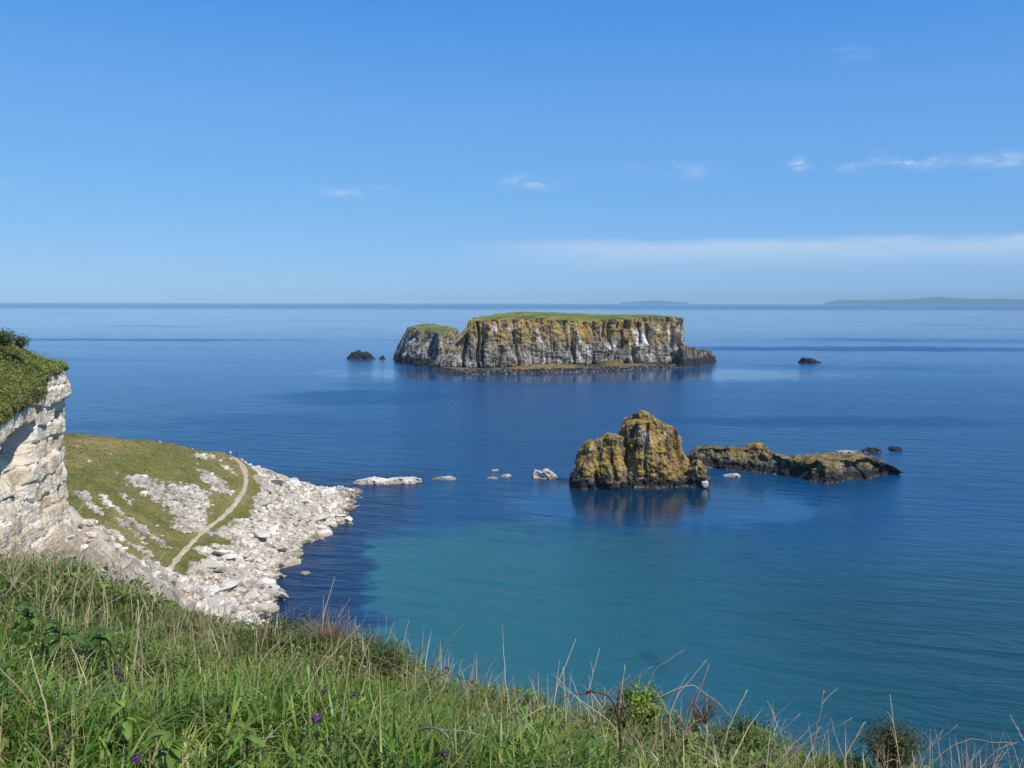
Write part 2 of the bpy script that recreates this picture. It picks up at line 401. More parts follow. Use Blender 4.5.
def body(name, outline, ztop, inset, zb=-2., n=300, m=40, caps=14, cols=None, noise=((.1, 1.5, 4),), power=1., seed=1, centre=None, capnoise=.4, smooth=True, ledge=0, rim=0, gully=None):
    rng = np.random.default_rng(seed)
    P, per, s = outline_resample(outline, n)
    T = np.roll(P, -1, 0) - np.roll(P, 1, 0); T /= np.linalg.norm(T, axis=1)[:, None]
    N = np.stack([T[:, 1], -T[:, 0]], 1)                       # outward
    # smoothed normals keep the inset from folding at corners
    k = max(3, n // 40); ker = np.hanning(2 * k + 1); ker /= ker.sum()
    Ns = np.stack([np.convolve(np.concatenate([N[-k:, i], N[:, i], N[:k, i]]), ker, 'valid') for i in (0, 1)], 1)
    Ns /= np.linalg.norm(Ns, axis=1)[:, None]
    ins = inset(P, Ns) if callable(inset) else np.full(n, inset)
    v = np.linspace(0, 1, m + 1)
    Ptop = P - Ns * ins[:, None]
    zt = ztop(Ptop[:, 0], Ptop[:, 1])
    if rim: zt = zt + rim * fbm(np.c_[Ptop, 0 * zt + seed], .09, 4, .65)
    G = np.empty((m + 1, n, 3))
    for j, vv in enumerate(v):
        G[j, :, :2] = P - Ns * (ins * vv ** power)[:, None]; G[j, :, 2] = zb + (zt - zb) * vv
    D = np.zeros((m + 1, n))
    if cols: 
        for (a, b, d) in cols: D += columns(s, per, v, a, b, d, rng)
    if gully:
        for _ in range(gully[0]):
            g0 = rng.uniform(0, per); gw = rng.uniform(gully[1], gully[2]); gd = rng.uniform(gully[3], gully[4]); lo_, hi_ = sorted(rng.uniform(-.2, 1.3, 2))
            wv = 1.2 * np.sin(v * rng.uniform(3, 9) + rng.uniform(0, 6))
            ds = np.abs((s[None] - g0 - wv[:, None] + per / 2) % per - per / 2)
            D -= gd * np.exp(-(ds / gw) ** 2) * (sstep(v, lo_ - .1, lo_ + .05) * sstep(v, hi_ + .1, hi_ - .05))[:, None]
    flat = G.reshape(-1, 3)
    for (sc, amp, oc) in noise: D += (fbm(flat + seed * 31.7, sc, oc, .55) * amp).reshape(m + 1, n)
    if ledge:
        lz = (G[..., 2] + fbm(flat, .12, 2).reshape(m + 1, n) * 1.5) / ledge
        D += (np.abs((lz % 1) - .5) - .25) * ledge * .5
    G[..., :2] += Ns[None] * D[..., None]
    G[..., 2] += D * .15 * v[:, None]
    C = np.array(centre if centre is not None else P.mean(0))
    top = G[-1]; rows = [G]
    caps_r = []
    for k2 in range(1, caps + 1):
        f = k2 / caps; f = f ** 1.2
        xy = top[:, :2] * (1 - f) + C * f
        z = ztop(xy[:, 0], xy[:, 1])
        p3 = np.concatenate([xy, z[:, None]], 1)
        z = z + fbm(p3 + seed * 5.1, .35, 3) * capnoise
        z = z * sstep(np.full(n, f), 0, .25) + (1 - sstep(np.full(n, f), 0, .25)) * (top[:, 2] * .7 + z * .3)
        p3[:, 2] = z; caps_r.append(p3)
    G = np.concatenate([G] + [c[None] for c in caps_r], 0)
    return G, m

def body_parts(G, m, name, capname, mat, capmat, parent, split=True, smooth=True):
    if not split:
        return link(name, grid_mesh(name, G, True, smooth), mat, parent)
    a = link(name, grid_mesh(name, G[:m + 1], True, smooth), mat, parent)
    b = link(capname, grid_mesh(capname, G[m:], True, True), capmat, parent)
    return a, b

def add_root(G): pass

# ------------------------------------------------------------------ the big flat-topped island
isl = empty('sea_island', (60, 850, 0))
tag(isl, 'large flat topped rocky island of columnar cliffs with a grass top', 'island')
front = [at_z(x, y, 2.) for x, y in ((431, 366), (452, 369.5), (490, 369.5), (530, 368.5), (570, 367.5), (610, 366.5), (650, 365), (690, 363))]
back = [np.array(q + (2.,)) for q in ((176, 912), (150, 940), (60, 965), (-34, 950), (-74, 890))]
def isl_top(x, y):
    z = 45.6 + np.where(x > 60, .022 - .012 * sstep(x, 60, 130), .024) * (y - 800) - .00012 * np.maximum(0, -x + 20) ** 2
    return z + .8 * np.sin(x * .05 + 1) - 2.0 * sstep(x, 140, 175)
def isl_in(P, N):
    return 5 + 32 * sstep(-N[:, 0], .1, .9) * sstep(P[:, 0], 60, -40) + 1.5 * (N[:, 1] > .3)
G, m = body('cliff', front + back, isl_top, isl_in, -1, 1300, 60, 24,
            cols=((3.5, 9, 1.0), (1.6, 4, .5), (9, 34, 4.5)), noise=((.028, 7.5, 3), (.075, 5.0, 4), (.3, 1.8, 3)), power=1.4, seed=3, gully=(38, 1.2, 3.4, 5, 13), centre=(60, 880), capnoise=1.2, rim=1.6)
a, b = body_parts(G, m, 'cliff', 'grass_top', M['basalt_island'], M['island_turf'], isl, smooth=False)
# western shoulder
so = [at_z(x, y, 1.) for x, y in ((390, 359), (404, 362.5), (424, 366), (446, 367))] + [np.array((x, y, 1.)) for x, y in ((-42, 880), (-66, 975), (-118, 985))]
def sh_top(x, y): return 33.5 + .02 * (y - 880) + .9 * np.sin(x * .12) - .10 * np.maximum(0, -x - 100)
G, m = body('shoulder', so, sh_top, lambda P, N: 6 + 7 * (N[:, 0] < -.2), -1, 520, 44, 14, cols=((3, 8, .8), (8, 20, 1.6)), noise=((.04, 5., 3), (.12, 3., 4), (.35, 1.4, 3)), power=1.3, gully=(16, .8, 2., 2, 5), seed=5, capnoise=1., rim=1.)
body_parts(G, m, 'shoulder_cliff', 'shoulder_turf', M['basalt_shoulder'], M['island_turf'], isl, smooth=False)
# low eastern reef
ro = [at_z(x, y, 0.) for x, y in ((676, 368), (697, 366.3), (717, 363.5))] + [np.array((x, y, 0.)) for x, y in ((214, 925), (180, 940), (158, 900))]
def rf_top(x, y): return np.interp(x, [150, 168, 180, 188, 194, 199, 203, 209], [20, 15.5, 14, 11, 13, 9.5, 6, 2.5]) + 1.2 * np.sin(x * .9) 
G, m = body('reef', ro, rf_top, lambda P, N: np.full(len(P), 4.), -1, 360, 22, 12, cols=((2.5, 6, .9),), noise=((.1, 2.6, 4), (.3, 1.3, 3)), power=1., seed=8, capnoise=2.6, rim=3.)
body_parts(G, m, 'low_reef', '', M['basalt_dark'], None, isl, split=False, smooth=False)
# detached column on the eastern corner
c0 = at_y(681.0, 340, 862)
ang = np.linspace(0, 2 * np.pi, 9)[:-1]
G, m = body('column', [(c0[0] + 5.5 * math.cos(a), c0[1] + 6 * math.sin(a)) for a in ang], lambda x, y: 39.5 + 0 * x, 3.0, 0, 60, 30, 4, cols=((1.5, 3, .4),), noise=((.2, .8, 3),), seed=9)
body_parts(G, m, 'rock_column', '', M['basalt_island'], None, isl, split=False, smooth=False)
# boulder shore in front
sk = [at_z(x, y, 0.) for x, y in ((425, 368), (440, 372.5), (452, 374.5), (490, 374.5), (530, 373.8), (600, 371.8), (650, 369.8), (686, 368))] + [np.array((x, y, 0.)) for x, y in ((160, 880), (60, 850), (-40, 830), (-70, 850))]
def sk_top(x, y): return 3.6 + 1.4 * np.sin(x * .05) * np.sin(x * .021 + 1)
G, m = body('shore', sk, sk_top, lambda P, N: np.full(len(P), 7.), -1, 900, 12, 18, noise=((.12, 2., 3), (.5, 1.6, 3)), power=.8, seed=12, centre=(50, 850), capnoise=1.6)
body_parts(G, m, 'boulder_shore', '', M['island_shore'], None, isl, split=False, smooth=False)
# rusty turf slope on the front of the cliff
q = at_z(612, 366, 3)
G, m = body('turf', [(q[0] + 16 * math.cos(a), q[1] + 7 + 9 * math.sin(a)) for a in ang], lambda x, y: 4.0 + 5 * np.exp(-((x - q[0]) / 11) ** 2) * sstep(y, q[1] - 2, q[1] + 14), 6, 1, 90, 8, 12, noise=((.2, 1., 3),), seed=14, capnoise=1.)
body_parts(G, m, 'turf_slope', '', mat_turf('thrift_turf', (.07, .09, .025), (.30, .14, .035), (.2, .12, .04), 2.), None, isl, split=False)

# ------------------------------------------------------------------ sea stack
def lobe(cx, cy, rx, ry, n=12, rng=np.random.default_rng(5), j=.12, sq=.0):
    o = []
    for a in np.linspace(0, 2 * np.pi, n, endpoint=False):
        r = 1 + rng.uniform(-j, j) + sq * abs(math.sin(2 * a)); o.append((cx + rx * r * math.cos(a), cy + ry * r * math.sin(a)))
    return o
stk = empty('sea_stack', (42, 290, 0))
tag(stk, 'tall ochre lichened sea stack with deep dark clefts standing in the sea', 'sea stack')
def stack_lobe(nm, px0, px1, pyt, Y, ry, insL, insR, dome, seed, tilt=0., n=240, m=60, gully=(4, .3, .8, 1., 2.2)):
    a, b = at_y(px0, 480, Y)[0], at_y(px1, 480, Y)[0]; cx, rx = (a + b) / 2, (b - a) / 2
    zt = at_y((px0 + px1) / 2, pyt, Y)[2]
    tcx = cx + (insL - insR) / 2; trx = rx - (insL + insR) / 2
    ztop = lambda x, y: zt - dome * ((x - tcx) / trx) ** 2 - dome * .5 * ((y - Y) / ry) ** 2 + tilt * (x - tcx)
    ins = lambda P, N: np.where(N[:, 0] > 0, insR * np.abs(N[:, 0]), insL * np.abs(N[:, 0])) + (ry * .28) * np.abs(N[:, 1])
    G, mm = body(nm, lobe(cx, Y, rx, ry, 12, np.random.default_rng(seed), .1, .08), ztop, ins, -2, n, m, 18,
                 cols=((3., 7., .35), ), noise=((.11, 3.6, 3), (.34, 1.7, 4), (1.1, .6, 3)), power=1.7, seed=seed, centre=(tcx, Y), capnoise=1.1, gully=gully)
    return body_parts(G, mm, nm, '', M['basalt_stack'], None, stk, split=False, smooth=False)
stack_lobe('main_tower', 611, 693, 418, 294, 11., 3.4, 8.0, 2.2, 21, -.10, 320, 74, (9, .35, .9, 1.2, 3.2))
stack_lobe('middle_tower', 586, 626, 434, 288.5, 8.0, 2.6, 1.0, 2.0, 22, .10, 220, 56)
stack_lobe('outer_tower', 572, 603, 441, 287, 6.4, 2.8, 1.0, 2.4, 23, .05, 200, 50)
stack_lobe('summit_block', 622, 668, 411.5, 295, 7., 3., 5., 2.0, 24, 0, 180, 50)
stack_lobe('foot_ledge', 571, 694, 482, 290, 10.5, 1., 1., .8, 25, 0, 360, 14)
stk2 = empty('sea_stack', (60, 287, 0))
tag(stk2, 'small ochre rock pinnacle with a white patch at the foot of the stack', 'sea stack')
stk_save = stk; stk = stk2
stack_lobe('pinnacle', 688, 708, 459, 287, 4., 1.2, 1.4, .9, 26, 0, 110, 34)
stack_lobe('pinnacle_foot', 684, 713, 484, 287, 4.6, .8, .8, .3, 27, 0, 110, 12)
stk = stk_save
def rock_hull(rng, sx, sy, sz, npts=16, boxy=.6):
    bm = bmesh.new()
    for _ in range(npts):
        d = rng.normal(size=3); d /= np.linalg.norm(d)
        d = d / (np.max(np.abs(d)) ** boxy) * rng.uniform(.8, 1.05)
        bm.verts.new((d[0] * sx, d[1] * sy, d[2] * sz))
    r = bmesh.ops.convex_hull(bm, input=bm.verts)
    bmesh.ops.delete(bm, geom=[v for v in bm.verts if not v.link_faces], context='VERTS')
    bm.verts.index_update(); bm.verts.ensure_lookup_table()
    V = np.array([v.co[:] for v in bm.verts]); Fc = [[v.index for v in f.verts] for f in bm.faces]
    bm.free(); return V, Fc
t = NT('bird_whitened_rock'); p = t.pos(); n = t.noise(p, 3, 4)
t.bsdf(t.mix(n, (.5, .46, .42), (.72, .68, .64)), .9, t.bump(n, .4, .2), .2); M['white'] = t.id
V, Fc = rock_hull(np.random.default_rng(3), 1.2, 1.0, 1.3, 30, .9); mb = MB(); mb.add(V + at_y(705, 483, 283.5), Fc)
link('white_face', mb.mesh('white_face', False), M['white'], stk2)

# ------------------------------------------------------------------ long low reef on the right
a0, a1 = at_z(686, 466), at_z(900, 471)
reef = empty('rocky_reef', (100, 318, 0)); tag(reef, 'long low rocky islet with ochre lichen above a black tide band right of the stack', 'rocky islet')
fr = [(686, 466), (696, 467.5), (712, 468.5), (740, 471), (765, 473.5), (785, 475.5), (800, 478), (812, 482.5), (830, 485.5), (850, 481), (868, 479), (884, 476.5), (901, 472.5)]
ro = [at_z(x, y) for x, y in fr]
ro += [np.array((p[0] + .04 * p[1] * 0, p[1] + w_, 0.)) for p, w_ in zip(ro[::-1], (2, 6, 10, 12, 13, 14, 15, 16, 17, 18, 18, 15, 8))]
tp = [(686, 462, 3), (692, 453, 5), (700, 447, 7), (720, 447.5, 8), (742, 448, 8), (757, 446.5, 8), (768, 451.5, 8), (790, 456.5, 8), (815, 460, 8), (832, 460.5, 8), (850, 458, 7), (864, 455.5, 6), (880, 460.5, 6), (890, 465.5, 4), (901, 471.5, 1)]
tw = [at_y(x, y, np.interp(x, [q[0] for q in fr], [at_z(*q)[1] for q in fr]) + d) for x, y, d in tp]
xx, zz = [q[0] for q in tw], [max(.6, q[2]) for q in tw]
def reef_top(x, y): return np.interp(x, xx, zz) + .4 * np.sin(x * 1.1) * np.sin(y * .7)
G, m = body('reef_rock', ro, reef_top, lambda P, N: np.full(len(P), 4.6), -1.5, 620, 34, 20, cols=((3, 9, .6),),
            noise=((.12, 2.4, 3), (.4, 1.5, 4), (1.2, .5, 3)), power=1.3, seed=31, capnoise=1.2)
# keep the crown over a centre line rather than a point
mid = np.array([(p[0], p[1]) for p in ro]).mean(0)
body_parts(G, m, 'reef_rock', '', M['basalt_reef'], None, reef, split=False, smooth=False)
V, Fc = [], []
q = at_y(757, 449, 322)
G, m = body('knob', lobe(q[0], q[1], 5.6, 4.5, 10, np.random.default_rng(8)), lambda x, y: 8.9 - .11 * (x - q[0]) ** 2, 1.8, 3, 90, 18, 8, noise=((.3, 1., 3), (1., .5, 3)), seed=33)
body_parts(G, m, 'ochre_knob', '', M['basalt_stack'], None, reef, split=False, smooth=False)

# ------------------------------------------------------------------ small rocks awash
def skerry(label, px0, px1, pyb, h, mat, seed, depth=None, group=None, lumps=1, cat='rock', name='skerry'):
    a, b = at_z(px0, pyb), at_z(px1, pyb); cx, cy, rx = (a[0] + b[0]) / 2, a[1], (b[0] - a[0]) / 2
    ry = depth or rx * .45
    rng = np.random.default_rng(seed)
    pk = rng.uniform(-.6, .6, 3) * rx + cx; ph = rng.uniform(.5, 1., 3)
    def zt(x, y):
        z = np.zeros_like(x)
        for k in range(3): z = np.maximum(z, ph[k] * np.exp(-((x - pk[k]) / (rx * .45)) ** 2))
        return h * (.35 + .65 * z)
    G, m = body(name, lobe(cx, cy + ry, rx, ry, 14, rng, .22), zt, lambda P, N: np.full(len(P), min(rx, ry) * .35), -1., 200, 16, 12,
                noise=((.8 / max(ry, .6), min(rx, ry) * .5, 4), (2.2 / max(ry, .6), min(rx, ry) * .3, 4)), seed=seed, capnoise=h * .75)
    c = np.array([cx, cy + ry, 0.]); G = G - c
    me = grid_mesh(name, G, True, False)
    me.materials.append(mat); o = bpy.data.objects.new(name, me); COL.objects.link(o); o.location = c
    me.attributes.new('tint', 'FLOAT_COLOR', 'POINT').data.foreach_set('color', np.ones(len(me.vertices) * 4, np.float32))
    return tag(o, label, cat, group)
g1 = 'pale rocks awash between headland and stack'; g2 = 'low rocks awash off the end of the reef'
M['pale_awash'] = mat_pale_rock('washed_limestone', True)
skerry('long flat white rock awash off the headland tip', 350, 425, 484.5, 1.5, M['pale_awash'], 41, 3.6, g1)
skerry('short white rock just right of the long flat one', 432, 456, 480.5, 1.0, M['pale_awash'], 42, 2., g1)
skerry('blocky white rock standing highest, nearest the tall stack', 530, 559, 479.5, 2.8, M['pale_awash'], 43, 3., g1)
skerry('thin pale rock barely awash, left of two beside the blocky white rock', 487, 500, 479.2, .5, M['pale_awash'], 44, 1.2, g1)
skerry('brownish rock barely awash, left of the blocky white rock', 500, 513, 477.5, .8, M['pale_awash'], 45, 1.5, g1)
skerry('tiny rock barely breaking the water, farthest of the pale line', 490, 499, 471.5, .5, M['pale_awash'], 46, 1.5, g1)
skerry('pale rock awash in front of the long reef', 724, 744, 477., .6, M['pale_awash'], 47, 2.2)
skerry('flat pale rock off the end of the reef, nearest to it', 838, 867, 454., .5, M['pale_awash'], 48, 4., g2)
skerry('brown rock in the middle of three off the reef end', 866, 888, 453.5, 1.6, M['basalt_reef'], 49, 4., g2)
skerry('dark rock farthest out of three off the reef end', 889, 908, 451.5, 1.2, M['basalt_reef'], 50, 4., g2)
M['basalt_rim'] = mat_basalt('basalt_islet', 3, 6, 1.2, .1, 2, 9, 1.6)
skerry('small dark humped islet left of the large island', 344, 373, 359.5, 7.5, M['basalt_dark'], 51, 12)
skerry('tiny dark rock between the humped islet and the large island', 378, 386, 359., 3., M['basalt_dark'], 52, 4)
skerry('small dark rock alone in the sea right of the large island', 802, 823, 363.5, 4.5, M['basalt_dark'], 53, 9)
skerry('flat dark rock in the water just right of the headland rubble', 298, 310, 575, .5, M['pale_awash'], 54, 1.)

# ------------------------------------------------------------------ headland
pathpx = [(229, 455.5, 14.8), (236, 459, 14.3), (243, 466, 13.2), (246.5, 480, 11.5), (244, 491, 10.5), (235, 505, 9.5), (222, 518, 8.8), (205, 530, 8), (190, 545, 7.4), (178, 558, 7), (168, 572, 6.6), (168, 585, 6.2), (158, 598, 6.0)]
PATH = np.array([at_z(*q) for q in pathpx])
ctl = [tuple(p) for p in PATH]
for q in ((300, 520, 3.6), (270, 500, 7), (285, 487, 7), (300, 492, 4.8), (265, 475, 10.), (250, 560, 4), (220, 590, 3.5), (322, 505, 1.8), (330, 493, 1.2), (240, 540, 6.2), (200, 575, 5.2)):
    ctl.append(tuple(at_z(*q)))
for q in ((344, 490), (352, 500), (356, 510), (345, 523), (326, 534), (308, 548), (296, 565), (284, 580), (276, 600), (270, 620)):
    ctl.append(tuple(at_z(q[0] - 8, q[1], 0))); 
for q in ((68, 440, 235), (100, 446, 240), (130, 449, 243), (160, 451, 247), (190, 453.5, 250), (215, 453.5, 256), (225, 454.5, 259)):
    ctl.append(tuple(at_y(*q)))
ctl += [(-87.6, 176, 16.8), (-93, 201, 19.6), (-83, 204, 14.6), (-77, 174, 11.5), (-100, 215, 22), (-105, 180, 24), (-110, 150, 27), (-120, 200, 27)]
ctl += [(-34, 290, -5), (-32, 257, -5), (-34, 230, -5), (-36, 203, -5), (-32, 168, -5), (-22, 140, -5), (-52, 292, -4), (-66, 285, -3), (-80, 280, -3), (-95, 272, -3), (-110, 262, -3), (-125, 258, -3), (-122, 248, 10), (-104, 254, 8), (-92, 262, 6)]
ctl += [(-43.4, 88, 36.7), (-45, 95, 33), (-50, 115, 24.2), (-54, 135, 16), (-58, 150, 10.5), (-60, 130, 19), (-66, 150, 12), (-40, 150, 0), (-32, 125, 4), (-24, 100, 6), (-80, 120, 24), (-60, 95, 36), (-75, 150, 15), (-38, 72, 36), (-34, 60, 35), (-50, 75, 40), (-27, 75, 24), (-22, 62, 24), (-34, 92, 24), (-36, 110, 14)]
tps = TPS(ctl, 2.)
hx = np.arange(-142, -20, .5); hy = np.arange(54, 296, .5)
HX, HY = np.meshgrid(hx, hy)
HZ = tps(HX, HY)
flat = np.stack([HX.ravel(), HY.ravel(), np.zeros(HX.size)], 1)

def seg_dist(x, y, poly):
    d = np.full(x.shape, 1e9)
    for a, b in zip(poly[:-1], poly[1:]):
        ab = b[:2] - a[:2]; t = np.clip(((x - a[0]) * ab[0] + (y - a[1]) * ab[1]) / (ab @ ab + 1e-9), 0, 1)
        d = np.minimum(d, np.hypot(x - a[0] - t * ab[0], y - a[1] - t * ab[1]))
    return d
def terrain_hit(px, py):
    d = ray(px, py)
    ts = np.arange(85, 290, .25) / d[1]; x, y, z = d[0] * ts, d[1] * ts, CAMZ + d[2] * ts
    i = np.clip(((x - hx[0]) / .5).astype(int), 0, len(hx) - 1); j = np.clip(((y - hy[0]) / .5).astype(int), 0, len(hy) - 1)
    k = np.argmax(z < HZ[j, i]); return np.array([x[k], y[k], z[k]])
PD = seg_dist(HX, HY, PATH)
pathx = np.interp(HY, PATH[::-1, 1], PATH[::-1, 0])
side = HX - pathx
nz = fbm(flat, .12, 3).reshape(HX.shape); nz2 = fbm(flat + 50, .45, 4, .65).reshape(HX.shape)
# rock right of the path, spur talus, hillside scars
rub = sstep(side + nz * 6, 2.6, 5.0) * (HY > 150) * (HZ > -9)
rub = np.maximum(rub, sstep(PD, 1., .5) * .3)
edge_top = sstep(HY - (262 + nz * 3), 0, 3) * (HX > -100) * .9
scar = np.zeros(HX.shape)
scars = [((140, 482), (205, 530), 3.0), ((190, 492), (200, 520), 4.2), ((165, 500), (190, 525), 3.4), ((212, 478), (222, 492), 2.2), ((100, 497), (168, 548), .9), ((118, 520), (145, 545), .8), ((150, 560), (172, 574), 1.2), ((105, 530), (150, 556), .6), ((195, 456), (214, 458), 1.0), ((225, 468), (232, 472), 1.0), ((82, 495), (95, 510), 1.0), ((120, 495), (128, 502), .7)]
for p0, p1, w in scars:
    a, b = terrain_hit(*p0), terrain_hit(*p1)
    scar = np.maximum(scar, sstep(seg_dist(HX, HY, [a, b]) + nz * w * 1.4 + nz2 * w * 1.3, w * 1.4, w * .2) * .62)
spur = sstep(HX + nz * 5, -66, -60) * (HY < 158) + sstep(HY + nz * 8, 150, 128)
rock = np.clip(np.maximum.reduce([rub, scar, np.clip(spur, 0, 1), edge_top]), 0, 1)
rough = fbm(flat, .5, 4, .6).reshape(HX.shape); rough2 = fbm(flat, .16, 4, .55, True).reshape(HX.shape)
terr = fbm(flat + 200, .07, 4, .6).reshape(HX.shape); terr = np.floor(terr * 6) / 6 + .5 * sstep(terr * 6 % 1, .75, 1) / 6
HZ = HZ + (rock * (rough * 1.5 + rough2 * .9 + rub * terr * 3.2 + (HY < 158) * (rough * 1.4 + rough2 * 1.2)) + (1 - rock) * (rough * .5 + nz * 1.1)) * sstep(PD, .6, 2.4)
HZ = np.where(HZ > .2, HZ, HZ)
def hz(x, y):
    i = np.clip((np.asarray(x) - hx[0]) / .5, 0, len(hx) - 1.001); j = np.clip((np.asarray(y) - hy[0]) / .5, 0, len(hy) - 1.001)
    a, b = i.astype(int), j.astype(int); u, v = i - a, j - b
    return (HZ[b, a] * (1 - u) + HZ[b, a + 1] * u) * (1 - v) + (HZ[b + 1, a] * (1 - u) + HZ[b + 1, a + 1] * u) * v
def hrock(x, y):
    i = np.clip(np.round((np.asarray(x) - hx[0]) / .5).astype(int), 0, len(hx) - 1); j = np.clip(np.round((np.asarray(y) - hy[0]) / .5).astype(int), 0, len(hy) - 1)
    return rock[j, i]
G = np.stack([HX, HY, HZ], -1)
tag(link('headland', grid_mesh('headland', G, False, True, {'rock': rock.ravel()}), M['headland']), 'grassy headland sloping to a pale rocky shore', 'headland', kind='structure')

# path draped over it
PP = []
for a, b in zip(PATH[:-1], PATH[1:]):
    for k in range(16): PP.append(a + (b - a) * k / 16)
PP = np.array(PP); 
for _ in range(12): PP[1:-1, :2] = (PP[:-2, :2] + 2 * PP[1:-1, :2] + PP[2:, :2]) / 4
T = np.gradient(PP[:, :2], axis=0); T /= np.linalg.norm(T, axis=1)[:, None]; Nn = np.stack([T[:, 1], -T[:, 0]], 1)
wid = .5 + .4 * fbm(np.c_[PP[:, :2], np.zeros(len(PP))], .35, 4) + .7 * sstep(PP[:, 1], 235, 255)
W = np.linspace(-1, 1, 7)
G = np.zeros((len(PP), 7, 3))
for k, w in enumerate(W):
    xy = PP[:, :2] + Nn * (w * wid)[:, None]; G[:, k, :2] = xy; G[:, k, 2] = hz(xy[:, 0], xy[:, 1]) + .09 - .07 * abs(w)
tag(link('path', grid_mesh('path', G), M['path']), 'narrow pale trodden path winding along the headland', 'path', kind='structure')

# boulders on the shore
rng = np.random.default_rng(77)
hulls = [rock_hull(rng, 1, rng.uniform(.6, 1), rng.uniform(.45, .8), 18) for _ in range(14)]
def shore_pts(n):
    out = []
    while len(out) < n:
        x = rng.uniform(-90, -38, 4000); y = rng.uniform(118, 286, 4000); z = hz(x, y); r = hrock(x, y)
        pxx = np.interp(y, PATH[::-1, 1], PATH[::-1, 0])
        ok = (z > -.7) & (r > .6) & ((x - pxx > 3.2) | (y < 166)) & (x - pxx < 40)
        out += list(np.stack([x, y, z], 1)[ok])
    return np.array(out[:n])
bm_meshes = []
for k, (V, Fc) in enumerate(hulls):
    bm = bmesh.new(); vs = [bm.verts.new(v) for v in V]
    for f in Fc: bm.faces.new([vs[i] for i in f])
    bmesh.ops.dissolve_limit(bm, angle_limit=R(14), verts=bm.verts, edges=bm.edges)
    bmesh.ops.bevel(bm, geom=list(bm.edges), offset=.07, segments=1, affect='EDGES', clamp_overlap=True)
    me = bpy.data.meshes.new('boulder'); bm.to_mesh(me); bm.free()
    me.attributes.new('tint', 'FLOAT_COLOR', 'POINT').data.foreach_set('color', np.ones(len(me.vertices) * 4, np.float32))
    me.materials.append(M['pale']); bm_meshes.append(me)
pts = shore_pts(292); sz = .8 + 2.0 * rng.uniform(0, 1, 292) ** 3
first = None
for i in range(292):
    o = bpy.data.objects.new('boulder', bm_meshes[i % 14]) if i < 14 else first[i % 14].copy()
    if i < 14: first = (first or []) + [o]
    COL.objects.link(o); s = sz[i]
    o.location = pts[i] + np.array([0, 0, s * .18]); o.scale = (s, s * rng.uniform(.8, 1.1), s * (rng.uniform(.35, .6) if s > 1.3 else rng.uniform(.7, 1.1)))
    o.rotation_euler = (rng.uniform(-.35, .35), rng.uniform(-.35, .35), rng.uniform(0, 6.28))
    tag(o, 'pale angular boulder lying in the rubble of the headland shore', 'boulder', 'boulders on the headland shore')
def big_boulder(px, py, s, label, k, flat_=.75, zoff=.2, mat=None):
    c = terrain_hit(px, py); me = bm_meshes[k].copy(); o = bpy.data.objects.new('boulder', me); COL.objects.link(o)
    o.location = (c[0], c[1], float(hz(c[0], c[1])) + s * zoff); o.scale = (s, s, s * flat_); o.rotation_euler = (rng.uniform(-.2, .2), rng.uniform(-.2, .2), rng.uniform(0, 6))
    tag(o, label, 'boulder')
big_boulder(292, 569, 2.6, 'largest rounded boulder at the water edge of the headland shore', 2)
big_boulder(228, 588, 3.0, 'broad flat brownish slab low on the rubble just above the grass bank', 5, .4)
big_boulder(262, 506, 3.2, 'large smooth grey slab high on the rubble beside the path', 7, .45)
big_boulder(330, 492, 2.4, 'cream block on the spit at the tip of the headland', 9, .8)
# the countless smaller stones
n = 17000; pts = shore_pts(n); sz = .15 + .75 * rng.uniform(0, 1, n) ** 3
Vs, Ls, Zs, Ts = [], [], [], []; off = 0
for i in range(n):
    V, Fc = hulls[rng.integers(14)]; a = rng.uniform(0, 6.28); c, s_ = math.cos(a), math.sin(a)
    W_ = V * sz[i] * rng.uniform(.8, 1.2, 3); W_ = np.stack([W_[:, 0] * c - W_[:, 1] * s_, W_[:, 0] * s_ + W_[:, 1] * c, W_[:, 2]], 1) + pts[i]
    Vs.append(W_); Ts.append(np.tile(np.array((1, .97, .92)) ** rng.uniform(0, 2) * rng.uniform(.5, 1.2), (len(V), 1)))
    Ls.append(np.array(Fc).ravel() + off); Zs.append(np.full(len(Fc), 3)); off += len(V)
for i in range(2600):
    tt = rng.uniform(0, 1); cx_, cy_ = np.interp(tt, [0, .3, .65, 1], [-43, -49, -54, -62]) + rng.normal(0, 3.2), 86 + 68 * tt + rng.normal(0, 2)
    V, Fc = hulls[rng.integers(14)]; a = rng.uniform(0, 6.28); c, s_ = math.cos(a), math.sin(a); z0 = .1 + .5 * rng.uniform() ** 3
    W_ = V * z0; W_ = np.stack([W_[:, 0] * c - W_[:, 1] * s_, W_[:, 0] * s_ + W_[:, 1] * c, W_[:, 2]], 1) + np.array([cx_, cy_, float(hz(cx_, cy_))])
    Vs.append(W_); Ts.append(np.tile(np.array((1, .97, .92)) * rng.uniform(.6, 1.2), (len(V), 1))); Ls.append(np.array(Fc).ravel() + off); Zs.append(np.full(len(Fc), 3)); off += len(V)
tag(link('rubble', mesh_np('rubble', np.concatenate(Vs), np.concatenate(Ls), np.concatenate(Zs), False, {'tint': np.concatenate(Ts)}), M['pale']), 'small pale stones covering the headland shore', 'rubble', kind='stuff')
